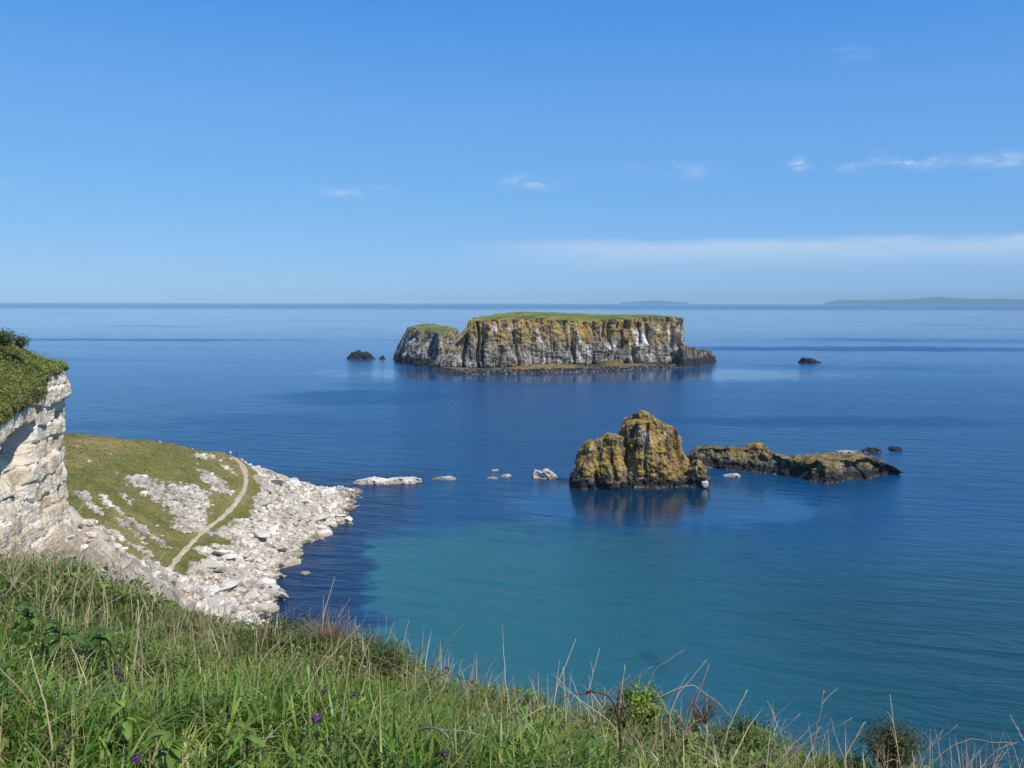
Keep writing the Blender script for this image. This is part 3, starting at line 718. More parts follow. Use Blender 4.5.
# stones in the hillside scars
n = 2600; x = rng.uniform(-110, -62, 60000); y = rng.uniform(150, 262, 60000)
i_ = np.round((x - hx[0]) / .5).astype(int); j_ = np.round((y - hy[0]) / .5).astype(int)
ok = np.where(scar[j_, i_] > .05 + .45 * rng.uniform(0, 1, 60000) ** 2)[0][:n]; pxx = np.interp(y, PATH[::-1, 1], PATH[::-1, 0]); ok = ok[np.abs(x[ok] - pxx[ok]) > 2.0]; ok = np.concatenate([ok, np.where(hrock(x, y) < .05)[0][:80]])
Vs, Ls, Zs, Ts = [], [], [], []; off = 0
for i in ok:
    V, Fc = hulls[rng.integers(14)]; a = rng.uniform(0, 6.28); c, s_ = math.cos(a), math.sin(a)
    W_ = V * (.15 + .8 * rng.uniform() ** 3); W_ = np.stack([W_[:, 0] * c - W_[:, 1] * s_, W_[:, 0] * s_ + W_[:, 1] * c, W_[:, 2]], 1) + np.array([x[i], y[i], float(hz(x[i], y[i]))])
    Vs.append(W_); Ts.append(np.tile(np.array((1, .98, .95)) * rng.uniform(.6, 1.2), (len(V), 1))); Ls.append(np.array(Fc).ravel() + off); Zs.append(np.full(len(Fc), 3)); off += len(V)
tag(link('scree', mesh_np('scree', np.concatenate(Vs), np.concatenate(Ls), np.concatenate(Zs), False, {'tint': np.concatenate(Ts)}), M['pale']), 'broken stones lying in the bare scars of the grassy hillside', 'scree', kind='stuff')

# ------------------------------------------------------------------ blades and leaves
def blades(P, hgt, wid, lean, tint, rng, up=None, droop=.35):
    """P n,3 ; 7-vertex curved blades -> mesh arrays"""
    n = len(P); a = rng.uniform(0, 2 * np.pi, n); d = np.stack([np.cos(a), np.sin(a), np.zeros(n)], 1)
    d = d + (lean if lean is not None else 0); l = np.linalg.norm(d[:, :2], axis=1)[:, None]; 
    sd = np.stack([-np.sin(a + rng.normal(0, .6, n)), np.cos(a), np.zeros(n)], 1); sd /= np.linalg.norm(sd, axis=1)[:, None]
    b = rng.uniform(.05, 1., n)[:, None] * droop * 2
    lv = [0, .4, .75, 1.0]; ws = [.8, 1., .7, 0]
    h = hgt[:, None]; V = np.empty((n, 7, 3)); k = 0
    for t_, w_ in zip(lv, ws):
        c = P + np.array([0, 0, 1.]) * h * (t_ - .35 * b * t_ * t_) + d * h * b * t_ * t_
        if w_ > 0:
            V[:, k] = c - sd * wid[:, None] * w_ / 2; V[:, k + 1] = c + sd * wid[:, None] * w_ / 2; k += 2
        else: V[:, k] = c
    base = np.arange(n)[:, None] * 7
    L = np.concatenate([base + np.array([0, 1, 3, 2]), base + np.array([2, 3, 5, 4]), base + np.array([4, 5, 6])], 1)
    Zs = np.tile([4, 4, 3], n)
    return V.reshape(-1, 3), L.ravel(), Zs, np.repeat(tint, 7, 0)

def leaves(P, size, nrm, tint, rng, aspect=.6):
    """P n,3 pointed folded leaves"""
    n = len(P); nrm = nrm / (np.linalg.norm(nrm, axis=1)[:, None] + 1e-9)
    r = rng.normal(size=(n, 3)); a = np.cross(nrm, r); a /= np.linalg.norm(a, axis=1)[:, None] + 1e-9; b = np.cross(nrm, a)
    s = size[:, None]; V = np.empty((n, 6, 3))
    V[:, 0] = P; V[:, 1] = P + a * s * .45 + b * s * aspect / 2 + nrm * s * .12; V[:, 2] = P + a * s * .45 - b * s * aspect / 2 + nrm * s * .12
    V[:, 3] = P + a * s - nrm * s * .12; V[:, 4] = P + a * s * .5; V[:, 5] = P + a * s * .78 - nrm * s * .03
    base = np.arange(n)[:, None] * 6
    L = np.concatenate([base + np.array([0, 4, 1]), base + np.array([4, 5, 1]), base + np.array([5, 3, 1]), base + np.array([0, 2, 4]), base + np.array([4, 2, 5]), base + np.array([5, 2, 3])], 1)
    return V.reshape(-1, 3), L.ravel(), np.full(n * 6, 3), np.repeat(tint, 6, 0)

def tints(n, cols, rng, var=.25, wts=None):
    c = np.array(cols)[rng.choice(len(cols), n, p=wts)]
    return np.clip(c * (1 + rng.uniform(-var, var, (n, 1))) * (1 + rng.uniform(-.08, .08, (n, 3))), 0, 1)

# tufts on the headland
rng = np.random.default_rng(5)
n = 60000; x = rng.uniform(-128, -62, n); y = rng.uniform(150, 262, n); ok = (hrock(x, y) < .3) & (hz(x, y) > 5)
pxx = np.interp(y, PATH[::-1, 1], PATH[::-1, 0]); ok &= np.abs(x - pxx) > 1.6
x, y = x[ok], y[ok]; P = np.stack([x, y, hz(x, y) - .05], 1); n = len(P)
pat = fbm(P * np.array([1, 1, 0]), .06, 3)
tn = tints(n, [(.24, .22, .075), (.33, .26, .11), (.17, .2, .05)], rng, .3)
tn = tn * (1 - sstep(pat, -.05, .25)[:, None] * .35)
V, L, Z_, A = blades(P, rng.uniform(.1, .3, n), rng.uniform(.1, .3, n), None, tn, rng, droop=.9)
tag(link('hillside_grass', mesh_np('hillside_grass', V, L, Z_, True, {'tint': A}), M['grass']), 'short olive and brown grass over the headland slope', 'grass', kind='stuff')

# ------------------------------------------------------------------ limestone cliff at the left
plan = np.array((-1.0, 0)) + np.array([(-27, 36), (-33, 52), (-37.2, 64), (-39.6, 73), (-41.2, 80), (-42.2, 85), (-44.5, 89), (-50, 93), (-60, 96), (-80, 100)], float)
L_ = np.concatenate([[0], np.cumsum(np.linalg.norm(np.diff(plan, axis=0), axis=1))])
u = np.arange(0, L_[-1], .14)
C = np.stack([np.interp(u, L_, plan[:, 0]), np.interp(u, L_, plan[:, 1])], 1)
ker = np.hanning(31); ker /= ker.sum()
C = np.stack([np.convolve(np.pad(C[:, i], 15, 'edge'), ker, 'valid') for i in (0, 1)], 1)
T = np.gradient(C, axis=0); T /= np.linalg.norm(T, axis=1)[:, None]; Nout = np.stack([T[:, 1], -T[:, 0]], 1)
ztop = np.interp(u, L_, [48.5, 49.8, 51.2, 52.4, 53.6, 53.8, 53.4, 53, 52.5, 52])
ztop = ztop + .5 * fbm(np.c_[C, 0 * u], .5, 3)
nv = 170; vv = np.linspace(0, 1, nv)
Z0 = 22.
G = np.zeros((nv, len(u), 3))
for j, v in enumerate(vv):
    G[j, :, :2] = C; G[j, :, 2] = Z0 + (ztop - Z0) * v
fl = G.reshape(-1, 3)
warp = fbm(fl, .18, 3).reshape(nv, -1)
zz_ = G[..., 2] + warp * 1.2
bed = np.floor(zz_ / 1.7); fr = zz_ / 1.7 - bed
bh = np.sin(bed * 12.9898) * 43758.5; bh = bh - np.floor(bh)
D = (bh - .5) * .6 - .24 * sstep(np.abs(fr - .5), .40, .5)
blk = fbm(np.c_[fl[:, 0], fl[:, 1], bed.ravel() * 3.1], .45, 2).reshape(nv, -1)
D += np.round(blk * 4) / 4 * .5
D += fbm(fl, .13, 3).reshape(nv, -1) * .9 + fbm(fl, .8, 4, .6).reshape(nv, -1) * .28
# big overhang scooping the face below the turf on the near side
s0 = np.interp(71.5, C[:, 1], u)
zrel = G[..., 2]; uu = np.broadcast_to(u, zrel.shape)
ax = np.abs(uu - s0 - (zrel - 47.5) * .35 + warp * .8); hol = sstep(ax, 5.2, 3.6) * np.clip((zrel - 42.5) / 6.2, 0, 1) * sstep(zrel, 49.75, 49.45)
s1 = np.interp(83.3, C[:, 1], u)
hol2 = np.exp(-((uu - s1) / 1.2) ** 2) * sstep(zrel, 48.6, 49.2) * sstep(zrel, 50.9, 50.4)
D -= 2.1 * hol + 1.0 * hol2
D -= 1.4 * (vv[:, None] * 0 + sstep(zrel, 40, 30)) * -1.6            # foot flares out
G[..., :2] += Nout[None] * D[..., None]
# slope back over the top
bk = []
nb = 60
top = G[-1].copy()
TOPN = -Nout
def hill_z(dist, uu_): return dist * np.interp(dist, [0, 3, 8, 20], [.42, .75, .72, .5])
for k in range(1, nb + 1):
    dist = (k / nb) ** 1.4 * 22; p = top.copy()
    p[:, :2] += TOPN * dist
    p[:, 2] = ztop + hill_z(dist, u) * np.interp(C[:, 1], [70, 80, 86, 95], [1.5, .95, .38, .3]) + .35 * fbm(p, .4, 3)
    bk.append(p)
clf = empty('limestone_cliff', (-42, 84, 36)); tag(clf, 'pale layered limestone cliff with overhangs rising at the left edge', 'cliff')
link('rock_face', grid_mesh('rock_face', G, False, False), M['limestone'], clf)
B = np.stack([top] + bk); link('turf_cap', grid_mesh('turf_cap', B, False, True), mat_turf('cliff_turf', (.045, .07, .018), (.12, .10, .035), (.06, .075, .02), 4), clf)
# vegetation over the cap, hanging over the edge
rng = np.random.default_rng(9)
n = 52000; k = (rng.uniform(0, 1, n) ** 1.3 * (nb - 1)).astype(int); i = rng.integers(0, len(u), n)
P = B[k, i] + rng.normal(0, .12, (n, 3)); sel = (C[i, 1] > 46) & (C[i, 1] < 97); P = P[sel]; k = k[sel]; i = i[sel]; n = len(P)
lump = fbm(P, .45, 3); P[:, 2] += np.clip(lump, -.2, 1) * .8 + rng.uniform(0, .15, n)
hang = rng.uniform(0, 1, n) < .0
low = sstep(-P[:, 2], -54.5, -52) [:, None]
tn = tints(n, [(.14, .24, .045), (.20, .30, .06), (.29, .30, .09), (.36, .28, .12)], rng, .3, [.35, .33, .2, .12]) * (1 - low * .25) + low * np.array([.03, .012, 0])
nrm = rng.normal(0, .6, (n, 3)) + np.array([.3, -.3, .8])
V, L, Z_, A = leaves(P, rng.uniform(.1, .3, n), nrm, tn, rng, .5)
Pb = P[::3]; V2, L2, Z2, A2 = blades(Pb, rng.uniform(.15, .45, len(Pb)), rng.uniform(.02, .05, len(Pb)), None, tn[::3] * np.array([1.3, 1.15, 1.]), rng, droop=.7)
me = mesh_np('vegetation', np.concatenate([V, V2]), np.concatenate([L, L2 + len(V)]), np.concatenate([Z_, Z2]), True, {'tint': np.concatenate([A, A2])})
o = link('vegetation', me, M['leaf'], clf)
# turf curtain spilling over the near face
n = 30000; i = rng.integers(0, len(u), n); yy = C[i, 1]
dep = np.interp(yy, [50, 60, 66, 72, 76, 78, 79.5, 82, 90], [1.2, .7, .6, 1.2, 1.7, 1.5, .25, .15, .15]) * (1 + .5 * fbm(np.c_[C[i], 0 * yy], .5, 3))
dz = rng.uniform(0, 1, n) ** 1.2 * dep
P = np.c_[C[i], ztop[i] - dz]
jv = np.clip(((P[:, 2] - Z0) / (ztop[i] - Z0) * (nv - 1)).astype(int), 0, nv - 1)
P[:, :2] = G[jv, i, :2] + Nout[i] * (rng.uniform(.02, .35, n) * (1 - dz / (dep + .01) * .7))[:, None]
sel = (yy > 46) & (yy < 90); P = P[sel]; i = i[sel]; n = len(P)
tn = tints(n, [(.14, .18, .045), (.22, .22, .07), (.34, .26, .11), (.18, .2, .055)], rng, .3)
V, L, Z_, A = leaves(P, rng.uniform(.1, .28, n), np.c_[Nout[i], .6 * np.ones(n)] + rng.normal(0, .5, (n, 3)), tn, rng, .45)
link('hanging_turf', mesh_np('hanging_turf', V, L, Z_, True, {'tint': A}), M['leaf'], clf)

def shrub(loc, rx, ry, rz, nl, ls, cols, label, name='shrub', group=None, cat='shrub', seed=1, nst=14, stemcol=(.09, .06, .04), srad=.006, wts=None, fill=.45, aspect=.6):
    rng = np.random.default_rng(seed); loc = np.array(loc, float)
    r = empty(name, loc); tag(r, label, cat, group)
    mb = MB()
    tips = []
    for _ in range(nst):
        a = rng.uniform(0, 6.28); rr = rng.uniform(.2, 1) ** .6
        tip = np.array([rx * rr * math.cos(a), ry * rr * math.sin(a), rz * (2 - .9 * rr * rr) * rng.uniform(.75, 1.05)])
        b = np.array([rng.normal(0, rx * .15), rng.normal(0, ry * .15), -.05 * rz])
        q = [b + (tip - b) * t_ + np.array([math.sin(t_ * 5 + a), math.cos(t_ * 4 + a), 0]) * rx * .06 * t_ for t_ in np.linspace(0, 1, 6)]
        V, Fc = tube(q, (srad, srad * .35), 4); mb.add(V + loc, Fc, np.array(stemcol) * rng.uniform(.7, 1.3)); tips.append(np.array(q))
    link('stem', mb.mesh('stem'), M['dry'], r)
    if nl:
        tp = np.concatenate([q[2:] for q in tips]); c = tp[rng.integers(len(tp), size=nl)]
        P = c + rng.normal(0, 1, (nl, 3)) * np.array([rx, ry, rz]) * .17
        d = (P - np.array([0, 0, rz * .8])) / np.array([rx, ry, rz])
        tn = tints(nl, cols, rng, .3, wts)
        V, L, Z_, A = leaves(P + loc, rng.uniform(.6, 1.3, nl) * ls, d + rng.normal(0, .6, (nl, 3)) + np.array([0, 0, .5]), tn, rng, aspect)
        link('foliage', mesh_np('foliage', V, L, Z_, True, {'tint': A}), M['leaf'], r)
    return r
gcol = [(.07, .11, .025), (.10, .15, .035), (.14, .17, .045)]
q = at_y(4, 334, 76); shrub((q[0], q[1], q[2] - 1.0), 1.1, 1., .7, 1400, .16, gcol, 'leafy shrub on the skyline at the very left edge', seed=3, srad=.03)
q = at_y(21, 340, 77); shrub((q[0], q[1], q[2] - .7), .7, .9, .55, 900, .15, [(.10, .12, .035), (.19, .16, .07), (.09, .12, .03)], 'small brownish shrub on the cliff skyline right of the leafy edge one', seed=4, srad=.03)
q = at_y(50, 366, 84); shrub((q[0] - .2, q[1], q[2] - .5), 1.5, 1.2, .45, 1700, .15, [(.09, .14, .03), (.17, .11, .05), (.11, .15, .04)], 'low green and rusty shrub crowning the cliff corner', seed=6, srad=.03)
q = at_y(57, 475, 83.5); shrub((q[0] + .2, q[1] - .2, q[2] - .2), .35, .4, .35, 260, .13, gcol, 'small green tuft of leaves growing from the bare cliff face', seed=8, srad=.015)

# ------------------------------------------------------------------ grass bank under the camera
epx = [(-150, 524, 6.3), (0, 538, 6.0), (100, 562, 5.9), (170, 596, 5.8), (230, 614, 5.7), (300, 624, 5.6), (350, 630, 5.5), (400, 645, 5.35), (450, 672, 5.2), (520, 690, 5.0), (600, 697, 4.8), (650, 700, 4.7), (700, 716, 4.55), (760, 732, 4.4), (820, 744, 4.3), (900, 758, 4.15), (1024, 772, 4.0), (1150, 790, 3.9)]
E = np.array([at_y(*q) for q in epx]); E[:, 2] -= .22
def Ye(x): return np.interp(x, E[:, 0], E[:, 1])
gctl = [tuple(e) for e in E] + [(-4, 0, CAMZ - 1.35), (0, 0, CAMZ - 1.62), (4, 0, CAMZ - 2.1), (-2.2, 3, CAMZ - 1.66), (0, 3, CAMZ - 1.78), (1.2, 3, CAMZ - 1.92), (2.4, 2.8, CAMZ - 2.05), (-6, 4, CAMZ - 1.2), (6, 2, CAMZ - 2.6), (-5, -3, CAMZ - 1.2), (4, -3, CAMZ - 2.)]
gt = TPS(gctl, .02)
def gz(x, y):
    x = np.asarray(x, float); y = np.asarray(y, float); ye = Ye(x); d = np.maximum(0, y - ye)
    drop = np.where(d < .9, .85 * d * d, .6885 + (d - .9) * 1.45)
    return gt(x, np.minimum(y, ye)) - drop
gx = np.concatenate([np.linspace(-26, -7, 20), np.linspace(-6.8, 6.8, 137), np.linspace(7, 40, 34)])
gy = np.concatenate([np.linspace(-6, 8, 141), np.linspace(8.5, 46, 40)])
GX, GY = np.meshgrid(gx, gy); GXc = np.clip(GX, -7, 7)
GZ = gz(GXc, GY) + np.where(GX < -7, (-7 - GX) * .15, 0) - np.where(GX > 7, (GX - 7) * .6, 0)
GZ = np.maximum(GZ, -2.)
ff = np.stack([GX.ravel(), GY.ravel(), GZ.ravel()], 1); GZ = GZ + .05 * fbm(ff, 1.3, 3).reshape(GX.shape)
tag(link('ground', grid_mesh('ground', np.stack([GX, GY, GZ], -1)), M['soil']), 'steep earth bank below the grass at the clifftop edge', 'ground', kind='structure')

rng = np.random.default_rng(21)
def bank_pts(n, x0=-6, x1=5, y0=1.0, y1=8., past=1.2):
    x = rng.uniform(x0, x1, n); y = rng.uniform(y0, y1, n); ok = y < Ye(x) + past
    x, y = x[ok], y[ok]; return np.stack([x, y, gz(x, y) - .02], 1)
# green grass: broad lush blades below, finer and drier toward the brink
P = bank_pts(125000); n = len(P)
cl = fbm(P, 1.3, 3); fine = fbm(P, 5., 2); col_ = fbm(P + 70, .8, 3)
edge = sstep(P[:, 1] - Ye(P[:, 0]), -1.7, -.2)
hgt = (.15 + .17 * sstep(cl, -.25, .4) + .06 * fine) * rng.uniform(.45, 1.3, n) * (1 - .35 * edge)
tn = tints(n, [(.13, .225, .035), (.18, .29, .05), (.245, .32, .065), (.32, .33, .10), (.07, .125, .025)], rng, .3, [.28, .3, .22, .1, .1])
tn = tn * (1.12 + .35 * col_[:, None]); tn = tn * (1 - edge[:, None] * .4) + edge[:, None] * .4 * np.array([.19, .19, .07])
V, L, Z_, A = blades(P, np.clip(hgt, .05, 1), (.004 + .013 * rng.uniform(0, 1, n) ** 1.6) * (1 - .3 * edge), np.array([.25, -.05, 0]), tn, rng, droop=.6)
tag(link('grass', mesh_np('grass', V, L, Z_, True, {'tint': A}), M['grass']), 'long green grass covering the clifftop bank', 'grass', kind='stuff')
# straw among it, thicker toward the brink
P = bank_pts(70000); e = sstep(P[:, 1] - Ye(P[:, 0]), -2.4, .1); cl = fbm(P + 9, .9, 3)
P = P[rng.uniform(0, 1, len(P)) < .06 + .30 * e * sstep(cl, -.3, .3)]; n = len(P)
tn = tints(n, [(.42, .34, .19), (.34, .26, .15), (.30, .18, .12), (.50, .43, .27)], rng, .25)
V, L, Z_, A = blades(P, rng.uniform(.1, .40, n), rng.uniform(.002, .005, n), np.array([.3, 0, 0]), tn, rng, droop=.5)
P3 = bank_pts(16000, past=.2); P3 = P3[fbm(P3 + 21, 1.1, 3) > -.1]; P3[:, 2] += rng.uniform(0, .1, len(P3)); n3_ = len(P3)
V2, L2, Z2, A2 = blades(P3, rng.uniform(.06, .2, n3_), rng.uniform(.002, .0055, n3_), None, tints(n3_, [(.38, .33, .19), (.30, .24, .14), (.46, .42, .27)], rng, .3), rng, droop=1.4)
L = np.concatenate([L, L2 + len(V)]); V = np.concatenate([V, V2]); Z_ = np.concatenate([Z_, Z2]); A = np.concatenate([A, A2])
P2 = bank_pts(30000, past=.5); P2 = P2[P2[:, 1] > Ye(P2[:, 0]) - .55]; P2 = P2[fbm(P2 + 3, 1.6, 3) > -.12][:1500]; n2_ = len(P2)
V2, L2, Z2, A2 = blades(P2, rng.uniform(.16, .42, n2_), rng.uniform(.0012, .0026, n2_), np.array([.2, 0, 0]), tints(n2_, [(.42, .27, .2), (.5, .4, .26), (.33, .22, .17)], rng, .25), rng, droop=.45)
V = np.concatenate([V, V2]); L = np.concatenate([L, L2 + len(V) - len(V2)]); Z_ = np.concatenate([Z_, Z2]); A = np.concatenate([A, A2])
tag(link('dry_grass', mesh_np('dry_grass', V, L, Z_, True, {'tint': A}), M['dry']), 'thin straw coloured dead grass mixed into the green bank', 'dry grass', kind='stuff')
# low leafy ground cover: vetch, cleavers, bramble leaves
P = bank_pts(260000); e = sstep(P[:, 1] - Ye(P[:, 0]), -1.6, .0); cl = fbm(P + 33, 1.6, 3)
P = P[rng.uniform(0, 1, len(P)) < (.22 + .78 * e) * sstep(cl, -.4, .15)]; n = len(P)
hh = fbm(P, 1.7, 3)
P[:, 2] += rng.uniform(.0, 1., n) ** .7 * (.15 + .17 * np.clip(hh, -.4, 1))
cc_ = fbm(P + 12, 1.1, 2)
tn = tints(n, [(.10, .18, .032), (.15, .25, .045), (.24, .31, .06), (.2, .14, .07), (.05, .09, .022)], rng, .35, [.34, .3, .16, .06, .14]) * (1 + .4 * cc_[:, None])
V, L, Z_, A = leaves(P, .012 + .042 * rng.uniform(0, 1, n) ** 2.2, rng.normal(0, .7, (n, 3)) + np.array([.2, -.3, .8]), tn, rng, .5)
tag(link('ground_cover', mesh_np('ground_cover', V, L, Z_, True, {'tint': A}), M['leaf']), 'low tangle of small green leaves along the brink of the bank', 'ground cover', kind='stuff')

# ------------------------------------------------------------------ single stalks
def bank_hit(px, py, Y=None):
    d = ray(px, py); ts = np.arange(1.2, 7, .02) / d[1]; x, y, z = d[0] * ts, d[1] * ts, CAMZ + d[2] * ts
    w = z < gz(x, y) + .04
    k = np.argmax(w) if w.any() else -1
    return np.array([x[k], y[k], z[k]])
def stem_obj(pts, r0, r1, col, label, group, name='dry_stem', cat='dry stem', twigs=0, seed=0, bend=.0):
    rng = np.random.default_rng(seed); P = np.array(pts, float)
    t_ = np.linspace(0, 1, 14); s = np.linspace(0, 1, len(P))
    Q = np.stack([np.interp(t_, s, P[:, i]) for i in range(3)], 1)
    for _ in range(3 if len(P) > 2 else 0): Q[1:-1] = (Q[:-2] + 2 * Q[1:-1] + Q[2:]) / 4
    ln = np.linalg.norm(Q[-1] - Q[0]); Q += fbm(Q + seed, 5 / max(ln, .2), 2)[:, None] * rng.normal(0, .03, 3) * ln * np.sin(t_ * np.pi)[:, None]
    o0 = Q[0].copy(); mb = MB(); V, Fc = tube(Q - o0, (r0, r1), 5); mb.add(V, Fc, col)
    for k in range(twigs):
        i = rng.integers(5, 13); b = Q[i]; d = (Q[i] - Q[i - 1]); d /= np.linalg.norm(d)
        tip = b + (d + rng.normal(0, .55, 3)) * ln * rng.uniform(.08, .22); V, Fc = tube(np.array([b, (b + tip) / 2 + [0, 0, .01], tip]) - o0, (r1 * 1.1, r1 * .5), 4); mb.add(V, Fc, np.array(col) * rng.uniform(.8, 1.15))
    me = mb.mesh(name); me.materials.append(M['dry']); o = bpy.data.objects.new(name, me); COL.objects.link(o); o.location = o0
    return tag(o, label, cat, group)
straw = (.54, .46, .30); grey = (.40, .35, .29); rust = (.30, .17, .10); tan = (.54, .42, .27)
GS = 'dry stems standing in the bank'
def px_stem(pxs, col, r0, label, dY=0., **kw):
    b = bank_hit(*pxs[0]); Y = b[1]; pts = [b]
    n_ = len(pxs)
    for k, q in enumerate(pxs[1:], 1): pts.append(at_y(q[0], q[1], Y + dY * k / n_))
    b0 = b.copy(); b0[2] -= .06; pts[0] = b0
    return stem_obj(pts, r0, r0 * .55, col, label, GS, seed=int(pxs[0][0]), **kw)
named = [
 ([(70, 640), (74, 600), (82, 555)], straw, .0045, 'pale twin stalk rising from the grass before the cliff foot', 3),
 ([(38, 625), (48, 590), (52, 548)], tan, .004, 'tall thin tan stalk at the far left against the cliff', 2),
 ([(88, 605), (94, 570), (98, 540)], straw, .004, 'straight straw stalk reaching up before the pale talus', 2),
 ([(66, 640), (100, 608), (122, 596)], straw, .003, 'straw stem leaning hard right in the left grass', 0),
 ([(105, 620), (103, 590), (118, 552)], tan, .004, 'tan stalk with a kinked top before the pale talus', 3),
 ([(130, 682), (138, 640), (138, 600)], straw, .0045, 'pale broken stalk in the middle of the left grass', 1),
 ([(142, 690), (142, 655), (136, 610)], grey, .003, 'grey stalk close behind the pale broken one', 0),
 ([(178, 636), (190, 612), (194, 598)], straw, .003, 'short straw stalk leaning right below the path', 0),
 ([(54, 768), (50, 720), (40, 690), (30, 652)], tan, .004, 'long tan stem at bottom left, bent at mid height', 2),
 ([(60, 735), (20, 690), (-6, 662)], (.3, .2, .15), .006, 'thick brownish stem lying to the left at bottom left', 0),
 ([(258, 712), (280, 680), (298, 656)], straw, .003, 'straw stem leaning right in the middle of the grass', 1),
 ([(336, 745), (345, 700), (352, 640)], straw, .003, 'upright thin straw stalk near the dark green shrub', 1),
 ([(487, 745), (520, 720), (545, 706)], tan, .005, 'tan stem leaning right, left of the dark bramble arch', 0),
 ([(568, 768), (566, 720), (563, 668)], straw, .004, 'tall straight straw stalk left of the bright shrub', 1),
 ([(617, 730), (620, 700), (625, 665)], straw, .005, 'pale stout stalk standing against the bright shrub', 0),
 ([(668, 768), (690, 715), (709, 665)], (.38, .27, .19), .005, 'tall rusty tan stalk leaning right beside the dead bush', 3),
 ([(712, 768), (728, 730), (747, 690)], straw, .005, 'pale stalk leaning right, right of the dead bush', 0),
 ([(812, 756), (818, 720), (824, 690)], straw, .004, 'straw stalk with a hooked tip above the right brink', 2),
 ([(640, 700), (655, 668), (684, 650)], grey, .004, 'pale stem arching right out of the bright shrub top', 0),
 ([(660, 690), (690, 682), (715, 700), (730, 716)], tan, .004, 'thin tan stem arching over beside the dead bush', 0),
 ([(920, 766), (945, 752), (965, 739), (1000, 740), (1016, 744)], (.42, .3, .17), .004, 'orange tan stem arching right at the lower right corner', 0),
 ([(868, 772), (880, 745), (889, 728)], straw, .0035, 'straw stalk crossing in front of the dark round shrub', 0),
 ([(975, 770), (995, 750), (1018, 742)], grey, .0035, 'grey stalk leaning right at the lower right corner', 1),
]
for pxs, col, r0, lab, tw in named: px_stem(pxs, col, r0, lab, twigs=tw)
def bramble(pxs, col, r0, label, seed):
    b = bank_hit(*pxs[0]); pts = [b - [0, 0, .06]] + [at_y(q[0], q[1], b[1] - .06 * k) for k, q in enumerate(pxs[1:], 1)]
    return stem_obj(pts, r0, r0 * .6, col, label, 'bramble arches', 'bramble_cane', 'bramble cane', 3, seed)
bramble([(376, 768), (400, 742), (428, 726), (446, 730), (458, 756)], (.28, .25, .2), .006, 'grey bramble cane arching low in the grass at bottom centre', 3)
bramble([(620, 770), (622, 735), (616, 702), (600, 690), (580, 694)], (.14, .07, .05), .006, 'dark red bramble cane arching left below the bright shrub', 4)
bramble([(176, 662), (215, 664), (250, 668), (300, 660), (340, 658)], (.24, .12, .08), .004, 'long reddish bramble runner lying across the middle of the grass', 5)
bramble([(44, 772), (54, 748), (76, 735)], (.28, .2, .16), .005, 'greyish cane rising right at the bottom left corner', 6)
# random stems, copies of eight kinds
rng = np.random.default_rng(55); protos = []
for k in range(8):
    h = rng.uniform(.22, .42); lean = rng.normal(0, .35) + .25
    pts = [(0, 0, 0), (lean * h * .3, rng.normal(0, .03), h * .5), (lean * h, rng.normal(0, .06), h * rng.uniform(.85, 1.)), ]
    protos.append(stem_obj(pts, rng.uniform(.0018, .0032), .001, [straw, tan, grey, rust, straw, tan, (.3, .2, .16), straw][k], 'thin dry stem, one of many sprouting along the brink of the bank', 'thin dry stems along the brink', twigs=int(rng.integers(0, 4)), seed=k + 70))
k = 0
while k < 120:
    x = rng.uniform(-3.9, 3.2); y = Ye(x) - abs(rng.normal(0, .9)) + .25
    if y < 2.4: continue
    o = protos[k] if k < 8 else protos[k % 8].copy()
    if k >= 8: COL.objects.link(o)
    o.location = (x, y, float(gz(x, y)) - .03); o.rotation_euler = (0, 0, rng.normal(0, .9)); s = rng.uniform(.7, 1.35); o.scale = (s, s, s); k += 1

# shrubs on the bank
def bank_shrub(px, py, Y, *a, **k):
    q = at_y(px, py, Y); return shrub(q, *a, **k)
bank_shrub(640, 722, 4.72, .12, .12, .105, 2600, .018, [(.20, .30, .03), (.29, .38, .05), (.13, .22, .03)], 'small bright yellow green leafy shrub on the brink', seed=31, srad=.003, nst=30, aspect=.75)
bank_shrub(891, 766, 4.25, .16, .15, .12, 3600, .013, [(.05, .085, .02), (.09, .13, .03), (.13, .085, .045)], 'dark round shrub with small leaves on the lower right brink', seed=32, srad=.0022, nst=70)
bank_shrub(702, 722, 4.62, .13, .09, .085, 420, .010, [(.12, .075, .05), (.16, .1, .07)], 'leafless purplish brown dead bush on the brink', seed=33, nst=60, stemcol=(.15, .09, .07), srad=.0013)
bank_shrub(375, 672, 5.35, .22, .2, .10, 3600, .018, [(.05, .09, .02), (.08, .13, .028), (.11, .15, .035)], 'dark green leafy shrub on the left of the brink', seed=34, srad=.003, nst=40)
bank_shrub(285, 646, 5.5, .42, .25, .075, 4200, .017, [(.09, .15, .03), (.12, .19, .04), (.08, .13, .03)], 'wide low green shrub at the edge before the rubble shore', seed=35, srad=.003, nst=50)
bank_shrub(745, 750, 4.3, .2, .16, .07, 2600, .016, [(.12, .19, .04), (.09, .14, .03), (.17, .22, .05)], 'mid green low shrub on the brink between dead bush and dark round one', seed=36, srad=.003, nst=40)
bank_shrub(330, 640, 5.45, .26, .16, .10, 200, .012, [(.2, .13, .09)], 'tangle of thin reddish bare twigs on the brink before the dark water', seed=37, nst=90, stemcol=(.33, .22, .17), srad=.0015)

